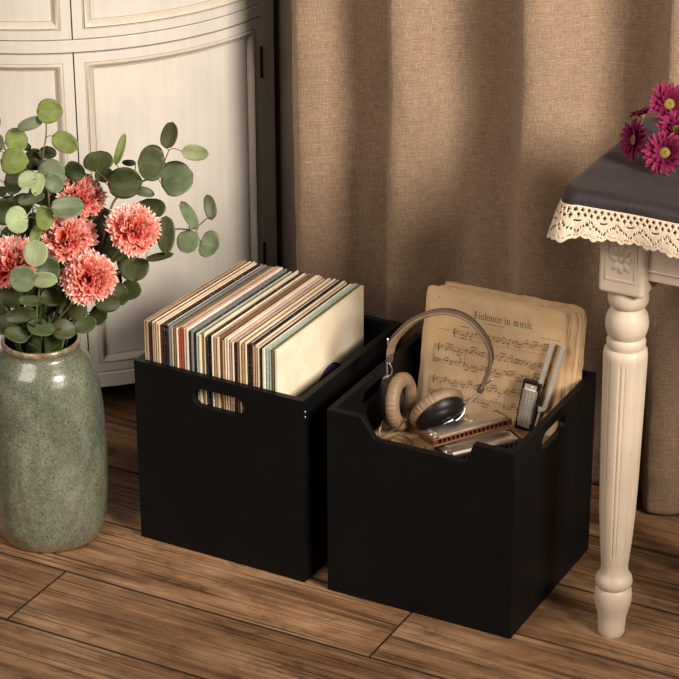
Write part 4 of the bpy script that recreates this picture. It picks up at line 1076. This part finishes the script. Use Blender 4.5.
    def staff(a0, a1, b, seed, bassy=False, bars=5, dens=1.0):
        r = random.Random(seed)
        for k in range(5): quad(soft, a0, b + k*GAP - .00014, a1, b + k*GAP + .00014)
        (bass if bassy else clef)(a0 + .0045, b)
        for k in range(3): stroke(ink, [(a0+.009+k*.0016, b+(1-.4*k)*GAP), (a0+.009+k*.0016, b+(3-.4*k)*GAP)], .00045)
        bw = (a1 - a0 - .016) / bars
        for q in range(bars):
            s = a0 + .016 + q*bw; quad(ink, s + bw - .0002, b, s + bw + .0002, b + 4*GAP)
            x = s + .003; 
            while x < s + bw - .004:
                g = r.choice((1, 2, 3, 4, 4)); up = r.random() < .6; xs = []
                for i in range(g):
                    if x > s + bw - .003: break
                    yb = b + r.randint(0, 8) * GAP/2; oval(ink, x, yb, .00145, .00105)
                    xs.append((x + (.0011 if up else -.0011), yb)); x += .0038 / dens
                if not xs: break
                tip = (min(y for _, y in xs) - 2.6*GAP) if up else (max(y for _, y in xs) + 2.6*GAP)
                for (xx, yy) in xs: quad(ink, xx - .0002, min(yy, tip), xx + .0002, max(yy, tip))
                if len(xs) > 1: quad(ink, xs[0][0], tip - .0005, xs[-1][0], tip + .0006)
                x += .002
    rows = [(.052, .0670, 11, False), (.024, .0985, 12, False), (.022, .1235, 13, True), (.020, .1580, 14, False), (.0185, .1830, 15, True), (.017, .2170, 16, False), (.016, .2420, 17, True)]
    for a0, b, sd_, bs in rows: staff(a0, .246, b, sd_, bs, 4 if a0 > .05 else 5)
    for (b0, b1, a0) in ((.0985, .1235 + 4*GAP, .0225), (.158, .183 + 4*GAP, .0185), (.217, .242 + 4*GAP, .0145)):
        quad(ink, a0 - .0003, b0, a0 + .0003, b1); stroke(ink, [(a0-.002, b0), (a0-.0036, (b0+b1)/2-.002), (a0-.0052, (b0+b1)/2), (a0-.0036, (b0+b1)/2+.002), (a0-.002, b1)], .0006)
        for k in range(1, 6): x = .040 + k*(.206/5); quad(soft, x-.0002, b0, x+.0002, b1)
    r = random.Random(3)
    def scribble(a0, a1, b, h, mb=ink, w=.0005):
        """unreadable small type: short broken strokes"""
        x = a0
        while x < a1:
            wd = r.uniform(.004, .009); e_ = min(a1, x + wd)
            while x < e_:
                stroke(mb, [(x, b - r.uniform(.2, 1)*h*.5), (x + r.uniform(0, .0004), b + h*.5)], w)
                if r.random() < .5: stroke(mb, [(x, b + r.choice((-.4, 0, .45))*h), (x+.0008, b + r.choice((-.4, 0, .45))*h)], w*.8)
                x += r.uniform(.0008, .0013)
            x += .0018
    scribble(.112, .152, .0465, .0016); scribble(.070, .084, .0590, .0018, ink, .0007); scribble(.024, .048, .0700, .0014, soft)
    scribble(.222, .260, .0525, .0016, soft); scribble(.085, .240, .0820, .0013, soft, .0004); scribble(.055, .080, .0800, .0012, soft)
    # the title in an old-style serif, letter by letter
    def arcp(cx, cy, rx, ry, t0, t1, n=10): return [(cx + rx*math.cos(math.radians(t0 + (t1-t0)*i/n)), cy + ry*math.sin(math.radians(t0 + (t1-t0)*i/n))) for i in range(n+1)]
    TH, TN = .145, .065
    V_ = lambda x, y0, y1: ([(x, y0), (x, y1)], TH); S_ = lambda x, y, w=.24: ([(x-w, y), (x+w, y)], TN)
    G = {   # x right, y up, x-height 1, cap height 1.5
     'B': (1.25, [V_(.25, 0, 1.5), S_(.2, 1.5, .2), S_(.2, 0, .2), (arcp(.3, 1.13, .55, .37, 90, -90), .12), (arcp(.3, .38, .65, .38, 90, -90), .13)]),
     'i': (.52, [V_(.25, 0, 1), S_(.17, 1, .12), S_(.25, 0), (arcp(.25, 1.38, .07, .07, 0, 360), .12)]),
     'o': (1.0, [(arcp(.48, .5, .37, .48, 0, 360, 18), .13)]),
     'l': (.52, [V_(.25, 0, 1.55), S_(.17, 1.55, .12), S_(.25, 0)]),
     'n': (1.12, [V_(.25, 0, 1), S_(.17, 1, .12), S_(.25, 0), (arcp(.55, .62, .29, .36, 170, 0), .10), V_(.84, 0, .66), S_(.84, 0)]),
     'c': (.90, [(arcp(.48, .5, .37, .48, 45, 325, 16), .13)]),
     'e': (.95, [(arcp(.48, .5, .37, .48, 0, 320, 16), .13), ([(.12, .54), (.85, .54)], TN)]),
     'm': (1.70, [V_(.25, 0, 1), S_(.17, 1, .12), S_(.25, 0), (arcp(.53, .62, .27, .36, 170, 0), .10), V_(.80, 0, .66), S_(.80, 0, .2), (arcp(1.08, .62, .27, .36, 170, 0), .10), V_(1.35, 0, .66), S_(1.35, 0, .22)]),
     'u': (1.12, [V_(.25, .35, 1), S_(.17, 1, .12), (arcp(.54, .38, .29, .36, 180, 350), .10), V_(.84, 0, 1), S_(.76, 1, .12), S_(.92, 0, .12)]),
     's': (.80, [([(.62, .80), (.5, .95), (.3, .93), (.18, .76), (.28, .58), (.5, .46), (.64, .27), (.52, .07), (.3, .03), (.14, .2)], .12)]),
     ' ': (.62, [])}
    text = 'Biolonce in music'; wid = sum(G[c][0] for c in text) + .12*len(text); k = .113 / wid; x = .091
    for ch in text:
        adv, strokes = G[ch]
        for pts, w in strokes: stroke(ink, [(x + px*k, .0405 - py*k*1.25) for px, py in pts], w*k*1.25)
        x += (adv + .12)*k
    oval(ink, .022, .0135, .0011, .0011, 0)
    o1 = ink.build('printed_music', M['ink'], f, fix=False); o2 = soft.build('printed_staff_lines', M['ink_soft'], f, fix=False)
build_scores()

# ------------------------------------------------------------------ headphones
def build_headphones():
    t = empty('headphones', (-.25, .16, .27)); tag(t, 'brown leather over-ear headphones with metal yokes standing in the notched crate', 'headphones')
    HN = Vector((.33, -.944, 0)).normalized()     # normal of the band plane
    HU = Vector((.944, .33, 0)).normalized()
    band = [(-.3053, .1481, .4003), (-.3020, .1492, .4200), (-.2915, .1528, .4400), (-.2651, .1622, .4690), (-.2329, .1735, .4855), (-.2055, .1831, .4875), (-.1795, .1922, .4770), (-.1575, .2000, .4520), (-.1430, .2050, .4185), (-.1445, .2045, .3840), (-.1556, .2004, .3520)]
    pts = spline([Vector(p) for p in band], 8); n = len(pts)
    def strap(name, mat, w0, w1, h, off, lo, hi):
        """padded strap following the arc; w = width across, h = thickness"""
        i0, i1 = int(lo*(n-1)), int(hi*(n-1)); seq = pts[i0:i1+1]; vs = []; m = 16
        for j, p in enumerate(seq):
            tn = (seq[min(j+1, len(seq)-1)] - seq[max(j-1, 0)]).normalized(); out = tn.cross(HN).normalized()
            if out.z < 0 and j < len(seq)*.1: pass
            f = j / (len(seq)-1); e_ = min(1, 8*f, 8*(1-f)) ** .5 if 0 < f < 1 else .25
            tw = math.radians(-28 + 20*f); side = (HN*math.cos(tw) + out*math.sin(tw)); o2 = side.cross(tn)
            w = (w0 + (w1-w0)*math.sin(PI*f)) * (.75 + .25*e_); hh = h*e_
            for q in range(m):
                a = 2*PI*q/m; ca, sa = math.cos(a), math.sin(a)
                sx = abs(ca)**.7*(1 if ca > 0 else -1)*w/2; sy = abs(sa)**.8*(1 if sa > 0 else -1)*hh/2
                vs.append(p + side*sx + o2*(sy + off))
        mb = MB(); k = len(seq)
        mb.add(vs, [(j*m+q, j*m+(q+1) % m, (j+1)*m+(q+1) % m, (j+1)*m+q) for j in range(k-1) for q in range(m)] + [tuple(reversed(range(m))), tuple((k-1)*m+q for q in range(m))])
        return mb.build(name, mat, t, smooth=True)
    strap('headband', M['suede'], .0270, .0320, .0060, 0, 0, 1)
    hb = strap('headband_padding', M['suede_in'], .0200, .0240, .0080, .0040, .10, .86)
    # clips and rods
    def clip(c, d, s):
        d = Vector(d).normalized(); q = d.to_track_quat('Z', 'Y').to_matrix().to_4x4(); mb = MB()
        mb.box((-.0085*s, -.0050*s, -.0055*s), (.0085*s, .0050*s, .0055*s), Matrix.Translation(c) @ q); return mb.build('clip', M['clip'], t, bevel=.0018)
    clip((-.3058, .1478, .3985), (.10, .05, 1), 1.15); clip((-.1566, .2002, .3480), (.5, .2, .8), 1.0)
    mb = MB(); mb.tube([(-.3080, .1425, .4360), (-.3052, .1420, .4290), (-.3055, .1425, .4150), (-.3075, .1420, .3980), (-.3085, .1425, .3830), (-.3085, .1425, .3660), (-.3155, .1425, .3560), (-.3165, .1420, .3460), (-.3150, .1400, .3280), (-.3130, .1390, .3200)], .0016, 8, smooth=5)
    mb.tube([(-.3055, .1430, .3920), (-.3000, .1440, .3800), (-.3010, .1440, .3680), (-.3100, .1430, .3590), (-.3160, .1425, .3560)], .0014, 8, smooth=5)
    mb.build('slider_rod', M['chrome'], t, smooth=True)
    mb = MB(); mb.tube([(-.1336, .1990, .3735), (-.1500, .1950, .3560), (-.1700, .1900, .3270), (-.1850, .1840, .3080), (-.1870, .1800, .2990)], .0018, 8, smooth=5)
    mb.tube([(-.1790, .1850, .3120), (-.1850, .1800, .3000), (-.1960, .1740, .2965)], .0015, 8, smooth=4); mb.build('slider_rod', M['chrome'], t, smooth=True)
    # ear cups: local z = listening side
    def cup(c, face, R, name_seed, yoke_dir):
        z = Vector(face).normalized(); q = z.to_track_quat('Z', 'Y').to_matrix().to_4x4(); T = Matrix.Translation(c) @ q
        rr = random.Random(name_seed); yd = q.to_3x3().inverted() @ Vector(yoke_dir); yd = Vector((yd.x, yd.y)).normalized(); yoke_dir = (yd.x, yd.y)
        shell = MB(); shell.lathe([(.0005, -.0235), (R*.38, -.0230), (R*.62, -.0205), (R*.80, -.0150), (R*.90, -.0080), (R*.93, -.0010), (R*.90, .0020), (.0005, .0020)], 48, mat=T)
        s_ = shell.build('ear_cup', M['cup'], t, smooth='auto')
        g = MB(); g.lathe([(.0005, .0024), (R*.60, .0024), (R*.60, .0018), (.0005, .0018)], 32, mat=T); g.build('speaker_cloth', M['mesh_in'], s_)
        cu = MB(); n_, m_ = 150, 18; vs = []
        for i in range(n_):
            a = 2*PI*i/n_
            wr = .0006*math.sin(a*34 + rr.uniform(-.7, .7)) + .0005*math.sin(a*47)
            for j in range(m_):
                b = 2*PI*j/m_; cr = R*.755; tr, tz = R*.262, .0120
                k = max(0, math.cos(b)) ** .7
                r = cr + (tr + wr*k)*(abs(math.cos(b))**.85)*(1 if math.cos(b) > 0 else -1); zz = .0095 + (tz - .3*abs(wr)*k)*math.sin(b)
                vs.append(T @ Vector((r*math.cos(a), r*math.sin(a), zz)))
        cu.add(vs, [(i*m_+j, ((i+1) % n_)*m_+j, ((i+1) % n_)*m_+(j+1) % m_, i*m_+(j+1) % m_) for i in range(n_) for j in range(m_)])
        cu.build('ear_cushion', M['cushion'], t, smooth=True)
        ym = MB(); P_ = [T @ Vector((yoke_dir[0]*r_ - yoke_dir[1]*w_, yoke_dir[1]*r_ + yoke_dir[0]*w_, zz)) for r_, w_, zz in ((R*.95, 0, -.008), (R*.72, .002, -.0205), (R*.35, .003, -.0262), (-R*.1, .001, -.0268), (-R*.18, -.003, -.0262), (0, -.007, -.0262), (R*.3, -.006, -.0256))]
        ym.tube(P_, .0019, 8, smooth=5); ym.build('yoke', M['chrome'], t, smooth=True)
        return T
    cup((-.2960, .1550, .3130), (.98, .05, .12), .0500, 1, (0, 0, 1))
    cup((-.2180, .1660, .3030), (-.70, .42, .48), .0500, 2, (.85, .40, .12))
    mb = MB(); mb.tube([(-.309, .140, .290), (-.3105, .130, .276), (-.3060, .110, .270), (-.2880, .090, .266), (-.2640, .085, .2665)], .0019, 8, smooth=6); mb.build('cable', M['cable_tan'], t, smooth=True)
    mb = MB(); mb.tube([(-.262, .125, .300), (-.272, .120, .285), (-.290, .108, .272), (-.296, .092, .268), (-.285, .078, .267), (-.262, .078, .268), (-.246, .092, .270), (-.252, .112, .270), (-.270, .112, .272), (-.276, .092, .271), (-.255, .070, .269), (-.226, .066, .268), (-.210, .085, .267), (-.214, .105, .267)], .0017, 8, smooth=6)
    mb.build('cable', M['cable'], t, smooth=True)
build_headphones()

# ------------------------------------------------------------------ harmonicas
def harmonica(M4, L, Wd, label, comb, holes=14, cover='chrome', group='harmonicas in the notched crate'):
    """local x = length, y = depth (mouth side at -y), z = up, bottom at 0"""
    t = empty('harmonica', (0, 0, 0)); tag(t, label, 'harmonica', group)
    h = .0095; z0 = .0068
    mb = MB()
    mb.box((-L/2, -Wd*.05, z0), (L/2, Wd/2, z0+h)); mb.box((-L/2, -Wd/2, z0), (-L/2+.010, -Wd*.05, z0+h)); mb.box((L/2-.010, -Wd/2, z0), (L/2, -Wd*.05, z0+h))
    mb.box((-L/2+.010, -Wd/2, z0), (L/2-.010, -Wd*.05, z0+.0012)); mb.box((-L/2+.010, -Wd/2, z0+h-.0012), (L/2-.010, -Wd*.05, z0+h))
    s = (L-.020)/holes
    for i in range(1, holes): x = -L/2+.010+s*i; mb.box((x-.0013, -Wd/2, z0+.0012), (x+.0013, -Wd*.05, z0+h-.0012))
    mb.build('comb', comb, t)
    mb = MB(); mb.box((-L/2, -Wd/2, z0+h), (L/2, Wd/2, z0+h+.0012)); mb.box((-L/2, -Wd/2, z0-.0012), (L/2, Wd/2, z0)); mb.build('reed_plate', M['brass'] if comb is M['red_comb'] else M['iron'], t, bevel=.0003)
    for sg, zz in ((1, z0+h+.0012), (-1, z0-.0012)):
        prof = [(-Wd*.40, 0), (-Wd*.40, .0012), (-Wd*.335, .0042), (-Wd*.25, .0052), (Wd*.05, .0056), (Wd*.30, .0050), (Wd*.40, .0030), (Wd*.40, .0022), (Wd*.29, .0042), (Wd*.05, .0048), (-Wd*.24, .0044), (-Wd*.325, .0034), (-Wd*.385, .0008), (-Wd*.385, 0)]
        mb = MB(); x0, x1 = -L/2+.015, L/2-.015
        mb.prism(prof, x1-x0, lambda a, b, c: (x0+c, a, zz + sg*b))
        mb.box((x0-.009, -Wd*.30, zz if sg > 0 else zz-.0008), (x0+.0005, Wd*.36, zz+.0008 if sg > 0 else zz)); mb.box((x1-.0005, -Wd*.30, zz if sg > 0 else zz-.0008), (x1+.009, Wd*.36, zz+.0008 if sg > 0 else zz))
        endp = [(-Wd*.39, 0), (-Wd*.335, .0040), (-Wd*.25, .0050), (Wd*.05, .0054), (Wd*.30, .0048), (Wd*.39, .0026), (Wd*.39, 0)]
        for xe in (x0, x1-.0006): mb.prism(endp, .0006, lambda a, b, c, xe=xe: (xe+c, a, zz + sg*b))
        c = mb.build('cover_plate', M[cover], t, smooth='auto', angle=30)
        if sg > 0:
            for xe in (x0-.0045, x1+.0045):
                b = MB(); b.ball((xe, 0, zz+.0010), (.0024, .0024, .0014)); b.build('screw', M['chrome'], c, smooth=True)
    t.matrix_world = M4
    return t
def pose(c, xax, yax_hint):
    x = Vector(xax).normalized(); z = x.cross(Vector(yax_hint)).normalized(); y = z.cross(x)
    return Matrix(((x.x, y.x, z.x, c[0]), (x.y, y.y, z.y, c[1]), (x.z, y.z, z.z, c[2]), (0, 0, 0, 1)))
harmonica(pose((-.127, .134, .2625), (.588, .809, .0), (-.809, .588, 0.0)), .150, .046, 'dark harmonica with silver covers lying in the notch opening, the lower of the two', M['dark_comb'])
harmonica(pose((-.158, .146, .2850), (.54, .84, .012), (-.84, .54, -.10)), .158, .048, 'long harmonica with red-brown wooden comb and chrome cover lying on top of the other', M['red_comb'], 16)
# small harmonica standing on end against the page
def standing():
    c = SP(.190, .128, .0090)
    top = (A_AX*.10 - B_AX).normalized()
    x = Vector(top); z = (SN - x*SN.dot(x)).normalized(); y = z.cross(x)
    c = SP(.2155, .1730, .0006)
    M4 = Matrix(((x.x, y.x, z.x, c.x), (x.y, y.y, z.y, c.y), (x.z, y.z, z.z, c.z), (0, 0, 0, 1)))
    t = harmonica(M4, .090, .034, 'small silver harmonica standing upright against the sheet music beside the tuning fork', M['dark_comb'], 10, 'steel')
    cv = [c for c in t.children if c.name.startswith('cover_plate')][0]
    rg = random.Random(2); mb = MB()
    for k in range(7):        # engraved scrollwork on the cover
        cx_ = -.024 + .008*k
        for s_ in (-1, 1):
            pts = [(cx_ + .0034*math.cos(q*.7)*(1-q*.09), s_*(.0045 + .0030*math.sin(q*.7)*(1-q*.09)), .0228) for q in range(8)]
            mb.tube(pts, .00032, 4)
    mb.tube([(-.028, 0, .0231), (.028, 0, .0231)], .0003, 4)
    g = mb.build('engraving', M['iron'], cv); g.location = (0, 0, 0)
    return t
standing()

def build_fork():
    mb = MB(); r = .0042
    def S(a, b, c=.0062): return SP(a, b, c)
    aL0, aR0 = (.2478, .0555), (.2690, .0555)
    cx, cy, rr = .2366, .1655, .0105
    path = [(aL0)]
    for i in range(1, 9): path.append((aL0[0] + (cx-rr-aL0[0])*i/8, aL0[1] + (cy-aL0[1])*i/8))
    for i in range(1, 14):
        a = PI - PI*i/14; path.append((cx + rr*math.cos(a), cy + rr*1.05*math.sin(a)))
    for i in range(0, 9): path.append((cx+rr + (aR0[0]-cx-rr)*i/8, cy + (aR0[1]-cy)*i/8))
    vs = []
    for j, (a, b) in enumerate(path):
        p, n_ = path[max(j-1, 0)], path[min(j+1, len(path)-1)]; d = Vector((n_[0]-p[0], n_[1]-p[1])).normalized(); no = Vector((-d.y, d.x))
        for s, t in ((1, 1), (1, -1), (-1, -1), (-1, 1)): vs.append(S(a + no.x*r*s, b + no.y*r*s, .0062 + .0030*t + .004))
    mb.add(vs, [(j*4+q, j*4+(q+1) % 4, (j+1)*4+(q+1) % 4, (j+1)*4+q) for j in range(len(path)-1) for q in range(4)] + [(0, 1, 2, 3), tuple((len(path)-1)*4+q for q in (3, 2, 1, 0))])
    e = empty('tuning_fork', tuple(S(cx, .22)))
    tag(e, 'silver two-pronged tuning fork leaning on the sheet music near the crate side', 'tuning fork')
    mb.build('prongs', M['steel'], e, smooth='auto', bevel=.0007)
    mb = MB(); mb.tube([S(cx, cy+rr, .0102), S(cx-.002, cy+rr+.012, .0104), S(cx-.006, cy+rr+.032, .012)], lambda t: .0030 - .0006*t, 12); mb.build('handle', M['steel'], e, smooth='auto')
build_fork()

for o in bpy.data.objects:
    if '_org' in o: del o['_org']
